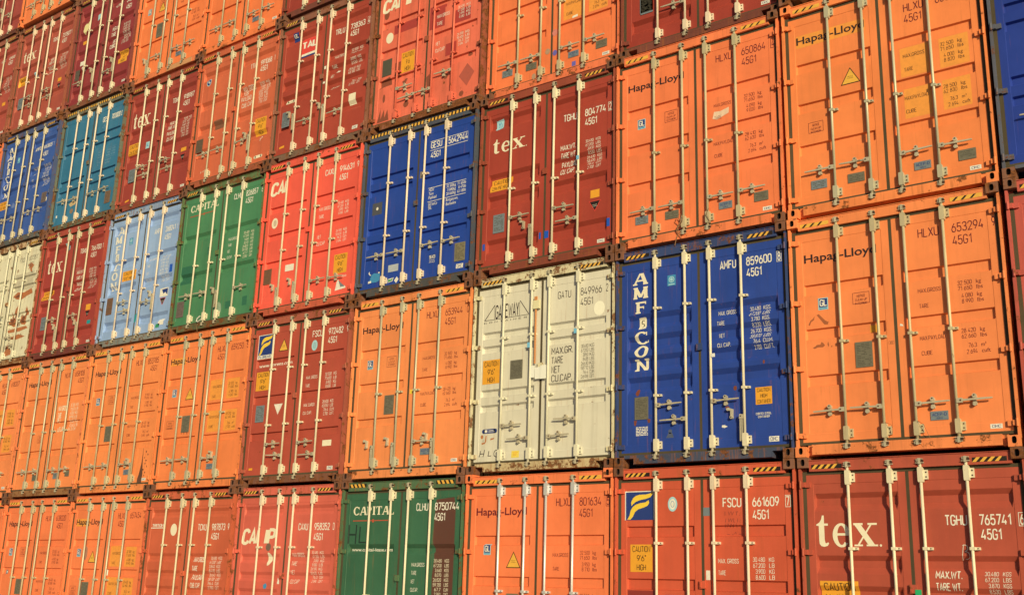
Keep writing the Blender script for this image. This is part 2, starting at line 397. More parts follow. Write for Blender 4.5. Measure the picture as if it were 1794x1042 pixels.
# ------------------------------------------------------------------ lettering
_tx = {}
def _m(p): return [(.5 - x, 1 - z) for x, z in p]
_c = [(.5, .78), (.45, .93), (.33, 1), (.17, 1), (.05, .93), (0, .78), (0, .22), (.05, .07), (.17, 0), (.33, 0), (.45, .07), (.5, .22)]
_six = [[(0, .3), (.05, .1), (.17, 0), (.33, 0), (.45, .1), (.5, .3), (.45, .5), (.33, .6), (.17, .6), (.05, .5), (0, .3)], [(.03, .44), (.10, .62), (.34, 1)]]
_bowl = lambda a, b: [(0, b), (.3, b), (.44, b - .06), (.48, b - .16), (.48, a + .16), (.44, a + .06), (.3, a), (0, a)]
GLY = {'0': [[(.05, .07), (.17, 0), (.33, 0), (.45, .07), (.5, .22), (.5, .78), (.45, .93), (.33, 1), (.17, 1), (.05, .93), (0, .78), (0, .22), (.05, .07)]],
 '1': [[(.04, .76), (.28, 1), (.28, 0)]], '2': [[(.02, .76), (.06, .92), (.18, 1), (.32, 1), (.45, .92), (.49, .76), (.44, .58), (.02, 0), (.5, 0)]],
 '3': [[(.02, .82), (.08, .95), (.2, 1), (.32, 1), (.45, .92), (.48, .78), (.44, .62), (.3, .54), (.18, .54)], [(.3, .54), (.45, .45), (.5, .28), (.45, .08), (.32, 0), (.18, 0), (.06, .06), (0, .2)]],
 '4': [[(.30, 1), (0, .24), (.52, .24)], [(.38, .46), (.38, 0)]], '5': [[(.46, 1), (.06, 1), (.04, .54), (.2, .62), (.32, .62), (.45, .53), (.5, .32), (.45, .09), (.32, 0), (.18, 0), (.05, .08), (0, .2)]],
 '6': _six, '7': [[(0, 1), (.5, 1), (.18, 0)]], '8': [[(.0, .28), (.05, .09), (.17, 0), (.33, 0), (.45, .09), (.5, .28), (.45, .46), (.33, .55), (.17, .55), (.05, .46), (.0, .28)], [(.17, .56), (.07, .65), (.04, .78), (.07, .92), (.18, 1), (.32, 1), (.43, .92), (.46, .78), (.43, .65), (.33, .56)]],
 '9': [_m(p) for p in _six], 'A': [[(0, 0), (.25, 1), (.5, 0)], [(.09, .28), (.41, .28)]], 'B': [[(0, 0), (0, 1)], _bowl(.54, 1), _bowl(0, .54)[1:]], 'C': [_c],
 'D': [[(0, 0), (0, 1), (.28, 1), (.44, .9), (.5, .72), (.5, .28), (.44, .1), (.28, 0), (0, 0)]], 'E': [[(.46, 1), (0, 1), (0, 0), (.46, 0)], [(0, .52), (.38, .52)]], 'F': [[(.46, 1), (0, 1), (0, 0)], [(0, .52), (.38, .52)]],
 'G': [_c + [(.5, .46), (.27, .46)]], 'H': [[(0, 0), (0, 1)], [(.5, 0), (.5, 1)], [(0, .52), (.5, .52)]], 'I': [[(.0, 0), (.0, 1)]], 'J': [[(.36, 1), (.36, .2), (.3, .04), (.16, 0), (0, .06)]],
 'K': [[(0, 0), (0, 1)], [(.48, 1), (.04, .42)], [(.14, .58), (.5, 0)]], 'L': [[(0, 1), (0, 0), (.44, 0)]], 'M': [[(0, 0), (0, 1), (.29, .35), (.58, 1), (.58, 0)]], 'N': [[(0, 0), (0, 1), (.5, 0), (.5, 1)]],
 'P': [[(0, 0), (0, 1)], _bowl(.45, 1)], 'Q': [], 'R': [[(0, 0), (0, 1)], _bowl(.47, 1), [(.24, .47), (.5, 0)]], 'S': [[(.48, .8), (.43, .94), (.32, 1), (.17, 1), (.05, .92), (.02, .76), (.07, .62), (.42, .42), (.48, .26), (.44, .08), (.32, 0), (.16, 0), (.05, .06), (0, .2)]],
 'T': [[(0, 1), (.5, 1)], [(.25, 1), (.25, 0)]], 'U': [[(0, 1), (0, .2), (.05, .06), (.17, 0), (.33, 0), (.45, .06), (.5, .2), (.5, 1)]], 'V': [[(0, 1), (.25, 0), (.5, 1)]], 'W': [[(0, 1), (.17, 0), (.36, .8), (.55, 0), (.72, 1)]],
 'X': [[(0, 0), (.5, 1)], [(0, 1), (.5, 0)]], 'Y': [[(0, 1), (.25, .45), (.5, 1)], [(.25, .45), (.25, 0)]], 'Z': [[(0, 1), (.5, 1), (0, 0), (.5, 0)]], '.': [[(.03, -.05), (.03, .09)]], '-': [[(.02, .45), (.3, .45)]], "'": [[(0, .8), (0, 1.05)]], '"': [[(0, .8), (0, 1.05)], [(.12, .8), (.12, 1.05)]], ' ': []}
GLY['O'] = GLY['0']; GLY['Q'] = GLY['0'] + [[(.3, .25), (.52, -.05)]]
def stencil_geo(s, bold):
    w = .105 + bold * 2.6; vs = []; fs = []; x = 0.0; n = 0
    for ch in s:
        g = GLY[ch]
        for p in g:
            n += 1; off = -.00012 * (n % 4); k = len(vs); closed = p[0] == p[-1]; q = p[:-1] if closed else p; m = len(q)
            for i, (a, b) in enumerate(q):
                p0 = q[i - 1] if (i or closed) else None; p1 = q[(i + 1) % m] if (i < m - 1 or closed) else None
                d0 = Vector((a - p0[0], b - p0[1])).normalized() if p0 else None
                d1 = Vector((p1[0] - a, p1[1] - b)).normalized() if p1 else None
                if d0 is None: d0 = d1
                if d1 is None: d1 = d0
                t = (d0 + d1); t = t.normalized() if t.length > 1e-4 else d0
                nn = Vector((-t.y, t.x)); c = max(.45, nn.dot(Vector((-d0.y, d0.x)))); h = w / 2 / c
                e = Vector((0, 0))
                vs.append((x + a + nn.x * h, b + nn.y * h, off)); vs.append((x + a - nn.x * h, b - nn.y * h, off))
            for i in range(m if closed else m - 1):
                j = (i + 1) % m; fs.append((k + 2 * i, k + 2 * i + 1, k + 2 * j + 1, k + 2 * j))
        wd = max([pt[0] for p in g for pt in p], default=.18)
        x += wd + .19
    return [(a, b * CAPH, o) for a, b, o in vs], fs
def text_geo(s, bold=0.0):
    if (s, bold) in _tx: return _tx[(s, bold)]
    if s != 'H' and all(ch in GLY for ch in s):
        _tx[(s, bold)] = stencil_geo(s, bold); return _tx[(s, bold)]
    cu = bpy.data.curves.new("t", 'FONT'); cu.body = s; cu.size = 1.0; cu.offset = bold; cu.resolution_u = 3
    ob = bpy.data.objects.new("t", cu); COL.objects.link(ob)
    me = bpy.data.meshes.new_from_object(ob)
    vs = [(v.co.x, v.co.y) for v in me.vertices]; fs = [tuple(p.vertices) for p in me.polygons]
    bpy.data.objects.remove(ob); bpy.data.curves.remove(cu); bpy.data.meshes.remove(me)
    _tx[(s, bold)] = (vs, fs); return vs, fs
CAPH = 0.7
CAPH = max(v[1] for v in text_geo('H')[0])
def T(s, x0, z0, h, x1=None, shear=0.0, bold=0.012, wf=0.62, right=False):
    vs, fs = text_geo(s, bold)
    if not vs: return [], []
    a, b = min(v[0] for v in vs), max(v[0] for v in vs)
    kz = h / CAPH
    kx = (x1 - x0) / (b - a) if x1 is not None else kz * wf
    ox = x0 - (b - a) * kx if right else x0
    return [(ox + (v[0] - a) * kx + shear * v[1] * kz, z0 + v[1] * kz, *v[2:]) for v in vs], fs
def Q(x0, z0, x1, z1, x2=None, z2=None):
    return [(x0, z0), (x1, z0), (x1, z1), (x0, z1)], [(0, 1, 2, 3)]
def PG(pts, *holes):
    polys = [[Vector((x, z, 0)) for x, z in pp] for pp in (pts, *holes)]
    return [(p.x, p.y) for pp in polys for p in pp], [tuple(t) for t in tessellate_polygon(polys)]
def ONE(p): return p, [tuple(range(len(p)))]
def EL(cx, cz, rx, rz, n=20, a0=0, a1=360):
    return ONE([(cx + rx * math.cos(R(a0 + (a1 - a0) * i / n)), cz + rz * math.sin(R(a0 + (a1 - a0) * i / n))) for i in range(n + (a1 - a0 != 360))])
def join(*gs):
    v, f = [], []
    for a, b in gs:
        k = len(v); v += a; f += [tuple(k + i for i in t) for t in b]
    return v, f
def stack(*gs):                              # pieces of one sign that overlap: each a hair above the last
    return join(*[([(v[0], v[1], -.00012 * i) for v in g[0]], g[1]) for i, g in enumerate(gs)])
def ringarc(cx, cz, rx, rz, tx, tz, a0, a1, n=22):
    v, f = [], []
    for i in range(n + 1):
        a = R(a0 + (a1 - a0) * i / n); c, s = math.cos(a), math.sin(a)
        v += [(cx + rx * c, cz + rz * s), (cx + (rx - tx) * c, cz + (rz - tz) * s)]
    for i in range(n): f.append((2 * i, 2 * i + 1, 2 * i + 3, 2 * i + 2))
    return v, f
def stroke(x0, z0, x1, z1, w): return PG([(x0 - w / 2, z0), (x0 + w / 2, z0), (x1 + w / 2, z1), (x1 - w / 2, z1)])
# serif capitals on a unit square, W wide; thick t, thin n, serif s; pieces do not share area except where letters join
def serif(ch, W, t, n, s):
    sv = lambda x, z, w: Q(x - w / 2, z, x + w / 2, z + s)
    g = []
    if ch == 'A': g = [stroke(W * .12, s, W * .48, 1, n), stroke(W * .52 + t * .2, 1, W * .82, s, t), Q(W * .27, .30, W * .66, .30 + n), sv(W * .12, 0, W * .30), sv(W * .84, 0, W * .34)]
    elif ch == 'M': g = [stroke(W * .14, s, W * .17, 1 - s, n * 1.6), stroke(W * .84, s, W * .83, 1 - s, t), stroke(W * .2, 1 - s, W * .5, .12, t * .9), stroke(W * .5, .12, W * .80, 1 - s, n * 1.3), sv(W * .14, 0, W * .28), sv(W * .84, 0, W * .34), sv(W * .16, 1 - s, W * .30), sv(W * .84, 1 - s, W * .32)]
    elif ch == 'F': g = [stroke(W * .28, s, W * .28, 1 - s, t), Q(W * .08, 1 - s * 1.1, W * .95, 1), sv(W * .28, 0, W * .42), Q(W * .28 + t / 2, .46, W * .78, .46 + s), Q(W * .86, .76, W * .95, 1 - s * 1.1), Q(W * .71, .36, W * .78, .46)]
    elif ch == 'P': g = [stroke(W * .30, s, W * .30, 1 - s, t), sv(W * .30, 0, W * .46), Q(W * .06, 1 - s, W * .5, 1), ringarc(W * .48, .715, W * .42, .285, t, n, -90, 90), Q(W * .3 + t / 2, .43, W * .48, .43 + n)]
    elif ch == 'I': g = [stroke(W * .5, s, W * .5, 1 - s, t), sv(W * .5, 0, W * .8), sv(W * .5, 1 - s, W * .8)]
    elif ch == 'T': g = [stroke(W * .5, s, W * .5, 1 - s, t), sv(W * .5, 0, W * .46), Q(W * .03, 1 - s, W * .97, 1), Q(W * .03, .74, W * .10, 1 - s), Q(W * .90, .74, W * .97, 1 - s)]
    elif ch == 'L': g = [stroke(W * .30, s, W * .30, 1 - s, t), Q(W * .06, 0, W * .96, s), sv(W * .30, 1 - s, W * .46), Q(W * .88, s, W * .96, .27)]
    elif ch == 'N': g = [stroke(W * .17, s, W * .17, 1 - s, n * 1.4), stroke(W * .84, 0.02, W * .84, 1 - s, n * 1.4), stroke(W * .2, 1 - s, W * .80, .02, t), sv(W * .16, 0, W * .32), sv(W * .14, 1 - s, W * .30), sv(W * .84, 1 - s, W * .32)]
    elif ch == 'O': g = [ringarc(W * .5, .5, W * .48, .52, t * .95, n, 0, 360, 30)]
    elif ch == 'C': g = [ringarc(W * .53, .5, W * .50, .52, t * .95, n, 42, 318, 26), Q(W * .86, .66, W * .93, .96), Q(W * .88, .10, W * .93, .30)]
    return stack(*g)
def put(g, x, z, sx, sz): return [(x + v[0] * sx, z + v[1] * sz, *v[2:]) for v in g[0]], g[1]
def tex_logo(x, z, w, h):       # lower-case serif word, unit metrics taken off the big door
    t = PG([(0, .226), (0, .240), (.036, .262), (.060, .296), (.070, .340), (.092, .340), (.092, .250), (.136, .250), (.136, .226), (.092, .226), (.092, .068), (.098, .040), (.110, .032), (.130, .044), (.142, .032), (.124, .004), (.084, -.006), (.050, .002), (.032, .026), (.028, .06), (.028, .226)])
    ring = ringarc(.287, .120, .100, .132, .054, .026, 8, 316, 26)
    bar = PG([(.238, .116), (.384, .116), (.386, .142), (.238, .142)])
    d1 = PG([(.440, .230), (.514, .230), (.660, .016), (.586, .016)])
    g = stack(t, ring, bar, d1, stroke(.476, .014, .622, .230, .022), Q(.428, .228, .534, .250), Q(.588, .228, .692, .250), Q(.430, 0, .526, .018), Q(.566, 0, .694, .018), EL(.724, .008, .013, .013, 10))
    return put(g, x, z, w / .737, h / .335)

# ------------------------------------------------------------------ printed parts laid on the door's real surface
UNDER = ("paint_patch", "brown_patch", "worn_spot", "rust_patches", "rust_spots", "old_marks", "oil_streak", "glue_marks", "marker_scrawl")
def decal(parent, name, layers, st=None, yplane=None, sx=0.0):
    """layers: (geometry, material) from the lowest up; the sheet follows the ribs of the door it is on"""
    bm = bmesh.new(); mats = []
    for li, (g, mt) in enumerate(layers):
        if not g[0]: continue
        if mt not in mats: mats.append(mt)
        b2 = bmesh.new(); vv = [b2.verts.new((v[0] + sx, v[2] if len(v) > 2 else 0.0, v[1])) for v in g[0]]
        for f in g[1]:
            try: b2.faces.new([vv[i] for i in f])
            except ValueError: pass
        for f in b2.faces: f.material_index = mats.index(mt)
        if st:
            xs = [v.co.x for v in b2.verts]; zs = [v.co.z for v in b2.verts]
            xb, zb = breaks(st); xb = [x for x in xb] + [-x for x in xb]
            for z in zb:
                if min(zs) + 1e-5 < z < max(zs) - 1e-5:
                    bmesh.ops.bisect_plane(b2, geom=b2.verts[:] + b2.edges[:] + b2.faces[:], dist=1e-6, plane_co=(0, 0, z), plane_no=(0, 0, 1))
            for x in xb:
                if min(xs) + 1e-5 < x < max(xs) - 1e-5:
                    bmesh.ops.bisect_plane(b2, geom=b2.verts[:] + b2.edges[:] + b2.faces[:], dist=1e-6, plane_co=(x, 0, 0), plane_no=(1, 0, 0))
        for k, f in enumerate(b2.faces):
            if f.normal.y > 0: pass
        for v in b2.verts:
            y = surf(v.co.x, v.co.z, st) if st else yplane
            v.co.y = y + v.co.y - (0.0006 if name in UNDER else 0.0022) - 0.0006 * li
        b2.normal_update()
        bmesh.ops.reverse_faces(b2, faces=[f for f in b2.faces if f.normal.y > 0])
        tmp = bpy.data.meshes.new("tmp"); b2.to_mesh(tmp); b2.free(); bm.from_mesh(tmp); bpy.data.meshes.remove(tmp)
    me = bpy.data.meshes.new(name); bm.to_mesh(me); bm.free()
    o = new_obj(name, me, parent, mats)
    return o
def plate(parent, name, x0, z0, x1, z1, mat, layers=(), sx=0.0):       # a riveted plate with real thickness
    y1 = D - 0.0005; y0 = D - 0.0045
    o = new_obj(name, MB().box(x0, x1, y0, y1, z0, z1).mesh(name), parent, (mat,))
    if layers: decal(parent, name + '_print', layers, yplane=y0 + 0.0010, sx=sx)
    return o

# ------------------------------------------------------------------ one container
POS = {(1, 2): (-0.004, 0.0), (0, 2): (-0.001, 0.0), (0, 1): (-0.018, -0.006), (0, 0): (-0.005, 0.0), (2, 2): (0.018, 0.0), (1, 1): (0.0, 0.0), (1, 0): (-0.003, 0.0), (2, 1): (0.018, 0.0), (3, 2): (-0.018, -0.009), (4, 2): (-0.018, -0.025), (5, 2): (-0.018, -0.002), (6, 2): (0.018, 0.024), (2, 0): (0.011, 0.0), (3, 0): (0.01, 0.0), (4, 0): (0.011, 0.0), (5, 0): (-0.018, -0.025), (4, 1): (-0.018, -0.015), (3, 1): (0.017, 0.0), (3, 3): (0.018, 0.001), (4, 3): (-0.011, 0.0), (5, 3): (0.018, 0.008), (6, 3): (0.018, 0.077), (1, 3): (0.018, 0.073), (2, 3): (0.018, 0.093), (5, 1): (-0.018, -0.004), (8, 3): (-0.018, -0.012), (7, 3): (0.018, 0.032), (7, 2): (-0.018, -0.005)}      # how far each box stands right of, and behind, its slot in the stack
TSH = {(2, 1): -.018, (3, 2): .027, (4, 2): .042, (5, 2): .020, (6, 2): -.030, (3, 0): -.009, (4, 0): -.011, (5, 0): .045, (4, 1): .035, (4, 3): .011, (5, 3): -.030, (8, 3): .039, (7, 2): .026, (2, 2): -.016, (0, 0): .004}
SILL = {(4, 3): (128, 98, 74), (5, 2): (98, 100, 64), (7, 3): (102, 108, 82), (3, 3): (152, 92, 62), (8, 3): (98, 98, 88), (6, 2): (134, 136, 120), (4, 1): (130, 82, 58),
        (3, 2): (80, 78, 72), (2, 2): (144, 70, 48), (7, 2): (118, 56, 46), (7, 1): (156, 108, 64), (1, 3): (120, 64, 48), (4, 4): (122, 66, 50), (8, 4): (154, 96, 62),
        (7, 4): (136, 84, 58), (9, 5): (110, 62, 48), (1, 1): (72, 78, 92), (2, 1): (204, 178, 124), (8, 2): (176, 138, 92), (4, 2): (208, 96, 64), (6, 3): (150, 70, 50), (5, 3): (170, 88, 56), (9, 4): (150, 92, 62)}
BXS = {(0, 0): (-0.646, -0.176, 0.158, 0.634), (2, 1): (-0.654, -0.157, 0.147, 0.634)}
rnd = random.Random(7)
def container(c, r, sp):
    g = lambda k, d=None: sp.get(k, d)
    dx, dy = POS.get((c, r), (0.0, g('dy', 0.0)))
    x = -(c + .5) * PW + dx; y = dy; z = r * PH
    root = bpy.data.objects.new("shipping_container", None); COL.objects.link(root)
    root.location = (x, y, z); root.empty_display_size = 0.5
    root['label'] = g('label'); root['category'] = 'shipping container'; root['group'] = 'shipping containers stacked in the wall'
    seed = c * 1.7 + r * 5.3
    rgb = g('rgb'); rust = g('rust', 0.08); hl = g('kind') == 'HL'
    pm = paint("door_paint", rgb, 0.5, rust, g('grime', 0.22), g('fade', 0.09), seed=seed)
    fm = paint("frame_paint", g('frgb', rgb), 0.6, g('frust', 0.35), g('fgrime', 0.5), 0.12, seed=seed + 9)
    bar = g('bar') or ((BARG, BARG3)[(c + r) % 2] if hl else (BARM, BARM2, BARM3)[(2 * c + r) % 3]); st = g('st')
    new_obj("body", BODY, root, (pm,))
    fr = new_obj("frame", FM, root, (fm,))
    srgb = SILL.get((c, r), g('frgb', rgb)); sm_ = paint("sill_paint", srgb, 0.7, min(.8, g('frust', 0.35) + .12), .65, 0.15, seed=seed + 4)
    new_obj("sill", SM['plain' if hl else 'notch'], root, (sm_,))
    cm = {}
    for s in (-1, 1):
        for t in (0, 1):
            mat = CAST if not g('castpaint') or (s, t) not in g('castpaint') else fm
            new_obj("corner_casting", CM[(s, t)], root, (mat, HOLE))
    doors = {}
    for s in (-1, 1):
        d = new_obj("door", door_mesh(st, s), root, (pm,)); doors[s] = d
        new_obj("gasket", GM[s], d, (GASK,))
        for zz in HZ: new_obj("hinge", HI[(s, zz)], d, (fm,))
    if not hl: new_obj("door_stop", STOP, doors[1], (fm,))
    clz = g('clamps', (1.32,) if hl else (1.93, 1.01))
    for i, h in enumerate(g('gear')):
        b = new_obj("locking_bar", BARMESH, root, (bar,)); b.location.x = BXS.get((c, r), BX)[i]
        for me in (BRT, BRB): new_obj("bar_bracket", me, b, (bar, BOLT))
        for me in (KT, KB): new_obj("cam_keeper", me, b, (GEAR, BOLT))
        for zz in clz: new_obj("bar_clamp", clamp_mesh(zz), b, (bar, BOLT))
        side, hz = h
        if side in (1, -1):
            o = new_obj("handle", HM[side], b, (GEAR, BOLT)); o.location.z = hz; o.rotation_euler.y = -side * R(rnd.uniform(-1.5, 2.5))
            o = new_obj("handle_latch", LM, b, (GEAR, BOLT)); o.location = (side * .185, 0, hz)
        elif side == 'h':
            o = new_obj("handle", HG, b, (GEAR, BOLT)); o.location.z = hz - 0.02; o.rotation_euler.y = R(rnd.uniform(-1, 1.5))
            o = new_obj("handle_latch", OL, b, (GEAR, BOLT)); o.location = (-.19, 0, hz + .03)
    # hazard stripes on the header
    k = g('stripe', 'slash')
    def slashes(x0, x1, z0, z1, p, lean, wd):
        out = []; xx = x0
        while xx + wd < x1 - 0.001:
            a = max(x0, xx); out.append(PG([(xx, z0), (xx + wd, z0), (min(x1, xx + wd + lean), z1), (min(x1, xx + lean), z1)])); xx += p
        return join(*out)
    if k == 'full':
        xs = -1.06; gs = []
        while xs < 1.03: gs.append(PG([(xs, 2.80), (xs + .040, 2.80), (xs + .048, 2.852), (xs + .008, 2.852)])); xs += .074
        decal(fr, "hazard_stripe", [(Q(-1.07, 2.798, 1.07, 2.854), BLK), (join(*gs), YEL)], yplane=.030)
    elif k:
        ranges = g('stripes', ((-1.062, -.705), (.700, 1.045)))
        for a, b in ranges:
            lean = {'slash': .045, 'back': -.03, 'thin': .03}[k]
            z0, z1 = (2.764, 2.812) if k != 'back' else (2.79, 2.842)
            if k == 'back': geo = slashes(a + .04, b, z0, z1, .082, lean, .045)
            else: geo = slashes(a, b - lean, z0, z1, .075, lean, .038)
            base, over = (BLK, YEL)
            if hl: base, over = YEL, BLK; geo = slashes(a + .02, b - lean, z0 + .002, z1 - .002, .095, lean, .030)
            decal(fr, "hazard_stripe", [(Q(a, z0, b, z1), base), (geo, over)], yplane=.030)
    # prints: each item = (part name, door side, layers[, flag])
    ts = TSH.get((c, r), .014 if hl else 0.0) - 0.01 * (2.55 + (c + .5) * PW) / 12.08
    for it in g('prints', ()):
        nm, s, layers = it[:3]
        if len(it) > 3 and it[3] == 'lines':
            for l_ in it[4]: decal(doors[s], nm, l_, st=st, sx=ts)
        elif len(it) > 3 and it[3] == 'plate':
            x0, z0, x1, z1 = it[4]; plate(doors[s], nm, x0 + ts, z0, x1 + ts, z1, it[5], layers, ts)
        else: decal(doors[s], nm, layers, st=st, sx=ts)
    for f in g('extra', ()): f(root, doors, dict(pm=pm, fm=fm, bar=bar, st=st))
    return root

# ------------------------------------------------------------------ what is printed on the doors
def ident(pre, num, chk, z, mat, h=.098, boxed=False, tz=None, bold=.012, x=(.300, .535, .672, 1.008, 1.098), size='45G1', dz=.148, sx=None):
    out = [("owner_code", 1, [(T(pre, x[0], z, h, x[1], bold=bold), mat)]),
           ("serial_number", 1, [(T(num, x[2], z, h, x[3], bold=bold), mat)])]
    if chk:
        l = [(T(chk, x[4], z, h, x[4] + .040 if chk != "1" else x[4] + .020, bold=bold), mat)]
        if boxed:
            a, b, c, d = x[4] - .014, z - .020, x[4] + .052, z + h + .020; w = .006
            l[0] = (join(l[0][0], Q(a, b, c, b + w), Q(a, d - w, c, d), Q(a, b + w, a + w, d - w), Q(c - w, b + w, c, d - w)), mat)
        out.append(("check_digit", 1, l))
    a = sx or x[2]
    out.append(("size_code", 1, [(T(size, a, z - dz, h, a + .205, bold=bold), mat)]))
    return out
def rows(name, items, mat, h, bold=.008, wf=.55, shear=0.0):
    if name == 'weight_figures': bold = min(bold, .002); h *= .92
    elif h < .06: bold = min(bold, .004)
    lines = {}
    for it in items:
        t, x, z, x1 = it[:4]
        lines.setdefault(round(z, 3) if x > .57 else (round(z, 3), 0), []).append(T(t, x, z, h, x1, bold=bold, wf=wf, shear=(it[4] if len(it) > 4 else shear)))
    return ("weight_line", 1, None, 'lines', [[(join(*v), mat)] for v in lines.values()])
def dataplate(x0, z0, x1, z1, mat=STEEL, dark=(84, 78, 60)):
    ink = print_mat("plate_ink", dark, 0.2); gs = []; z = z1 - .03
    rr = random.Random(int(x0 * 1000))
    while z > z0 + .02:
        a = x0 + .02
        while a < x1 - .03:
            w = rr.uniform(.015, .05); b = min(a + w, x1 - .015)
            if rr.random() < .75: gs.append(Q(a, z, b, z + .007))
            a = b + .008
        z -= .020
    return ("data_plate", -1 if x1 < 0 else 1, [(join(*gs), ink)], 'plate', (x0, z0, x1, z1), mat)
def caution(x0, z0, x1, z1, lines=("CAUTION", "9'6\"", "HIGH"), side=None):
    w, h = x1 - x0, z1 - z0; n = len(lines); th = h * .20 if n == 3 else h * .30
    gs = []
    for i, s in enumerate(lines):
        ww = w * .80 if len(s) > 4 else w * .42 if len(s) == 4 else w * .28
        cx = (x0 + x1) / 2
        zz = z1 - h * ((i + .5) / n) - th / 2
        gs.append(T(s, cx - ww / 2, zz, th, cx + ww / 2, bold=.004))
    return ("caution_sticker", side or (-1 if x1 < 0 else 1), [(Q(x0, z0, x1, z1), CAUT), (join(*gs), BLK)])
def warn_tri(cx, z0, w, h, inner=YEL, rim=BLK, down=False, side=-1):
    s = -1 if down else 1; a = z0 if not down else z0 + h
    tri = lambda k: PG([(cx - w / 2 * k, a + s * h * (1 - k) * .34), (cx + w / 2 * k, a + s * h * (1 - k) * .34), (cx, a + s * h * (k + (1 - k) * .34))][::1])
    t = join(*[T(x, cx - .035, a + s * h * .42 - i * .022 * 1, .012, cx + .035, bold=0) for i, x in enumerate(("HEAVY", "LOAD"))])
    return ("warning_triangle", side, [(tri(1.0), rim), (tri(.86), inner), (t, rim if rim is not REDS else WHITE)])
def gl(x0, z0, w=.122, h=.145, old=False):
    return ("class_sticker", -1, [(Q(x0, z0, x0 + w, z0 + h), PALEB), (Q(x0 + .010, z0 + .030, x0 + w - .010, z0 + h - .008), STEELB if old else NAVY if not old else STEELB), (T("GL", x0 + .018, z0 + .050, .070, x0 + w - .018, bold=.03), WHITE), (Q(x0 + .012, z0 + .010, x0 + w - .012, z0 + .022), SKYB)])
def smallprint(name, side, x0, z0, x1, z1, bgm, inkm, n=3, seed=1, frac=.6):
    rr = random.Random(seed); gs = []; h = (z1 - z0) / (n + .6)
    for i in range(n):
        z = z1 - h * (i + 1); a = x0 + .12 * (x1 - x0)
        while a < x1 - .15 * (x1 - x0):
            b = min(x1 - .1 * (x1 - x0), a + rr.uniform(.1, .3) * (x1 - x0)); gs.append(Q(a, z, b - .004, z + h * frac)); a = b + .006
    l = [(join(*gs), inkm)]
    if bgm: l.insert(0, (Q(x0, z0, x1, z1), bgm))
    return (name, side, l)
def maker(x=.905, z=.206, w=.122, h=.050, m=WHITE, s="CIMC"):
    return ("maker_sticker", 1, [(Q(x, z, x + w, z + h), m), (T(s, x + .018, z + .012, h - .024, x + w - .018, bold=0.01), NAVY)])
def rectmark(x0, z0, x1, z1, mat=MAROON):
    w = .004
    return ("notice_mark", -1, [(join(Q(x0, z0, x1, z0 + w), Q(x0, z1 - w, x1, z1), Q(x0, z0 + w, x0 + w, z1 - w), Q(x1 - w, z0 + w, x1, z1 - w), T("NOTICE", x0 + .05, z1 - .055, .028, x1 - .05, bold=0), T("CLEAN UP", x0 + .03, z1 - .100, .026, x1 - .03, bold=0), T("INTERIOR", x0 + .03, z1 - .142, .024, x1 - .03, bold=0)), mat)])

def HL(num, chk='', boxed=False, w1=('32 500', '71 650', '4 080', '8 990'), w2=('28 420', '62 660', '76.3', '2 694'), yellow=False, mat=MAROON, dark=BLACK,
       tri=False, glz=1.728, glon=True, sx=None, rect=(-.488, 1.735, -.290, 1.902), pl=(-.487, .995, -.289, 1.291), tags=False, acep=True, wz=None, plain=False, mk=True, z=2.422):
    p = []
    dk = dark
    if yellow:
        YP = print_mat("sun_yellow_patch", (250, 158, 62), 0.25)
        if yellow == 2:
            for a, b, cc, d, s in ((.222, 1.530, .552, 1.905, 1), (.676, 1.528, 1.004, 1.905, 1), (.240, .998, .552, 1.372, 1), (.679, 1.000, .992, 1.372, 1), (-1.063, 2.285, -.175, 2.455, -1)):
                p.append(("paint_patch", s, [(Q(a, b, cc, d), YP)]))
        else:
            for a, b, cc, d, s in ((.190, 1.560, .540, 1.935, 1), (.660, 1.560, .990, 1.915, 1), (.200, .99, .54, 1.37, 1), (.660, .99, .99, 1.36, 1), (-1.055, 2.30, -.60, 2.44, -1)):
                p.append(("paint_patch", s, [(Q(a, b, cc, d), YP)]))
    p.append(("brand_lettering", -1, [(T("Hapag-Lloyd", -1.056, 2.332, .098, -.182, bold=.016), dk)]))
    p += ident("HLXU", num, chk, z, mat, boxed=boxed, bold=.0, sx=sx)
    if not plain:
        wm = mat if not yellow else BLACK
        p.append(rows("weight_table", [("MAX.GROSS", .258, 1.776, .508), ("TARE", .264, 1.600, .365), ("MAX.PAYLOAD", .246, 1.232, .520), ("CUBE", .254, 1.063, .370)] +
             [(a, .955 - .115 - w, zz, .840) for a, zz, w in ((w1[0], 1.806, .150), (w1[1], 1.743, .150), (w1[2], 1.660, .118), (w1[3], 1.597, .118), (w2[0], 1.268, .150), (w2[1], 1.206, .150), (w2[2], 1.100, .085), (w2[3], 1.032, .110))] +
             [("kg", .885, 1.806, .935), ("lbs", .885, 1.743, .950), ("kg", .885, 1.660, .935), ("lbs", .885, 1.597, .950), ("kg", .885, 1.268, .935), ("lbs", .885, 1.206, .950), ("m\u00b3", .885, 1.100, .935), ("cuft", .885, 1.032, .975)], wm, .044, bold=-.004))
    if glon: p.append(gl(-.905, glz, old=glon == 2))
    if rect: p.append(rectmark(*rect))
    if tri: p.append(warn_tri(-.387, 1.625, .245, .218))
    if pl: p.append(dataplate(*pl))
    if tags:
        p.append(dataplate(-.940, .350, -.742, .462, STEELB)); p.append(dataplate(-.482, .342, -.280, .455, STEEL)); p.append(dataplate(.795, .345, .985, .470, STEEL))
    if acep:
        p.append(("approval_plate", 1, [(T("ACEP-D", .320, .380, .034, .474, bold=.01), NAVY), (T("005 D", .365, .348, .016, .430, bold=0), NAVY)], 'plate', (.303, .335, .490, .432), STEELB))
    if mk: p.append(maker())
    return p

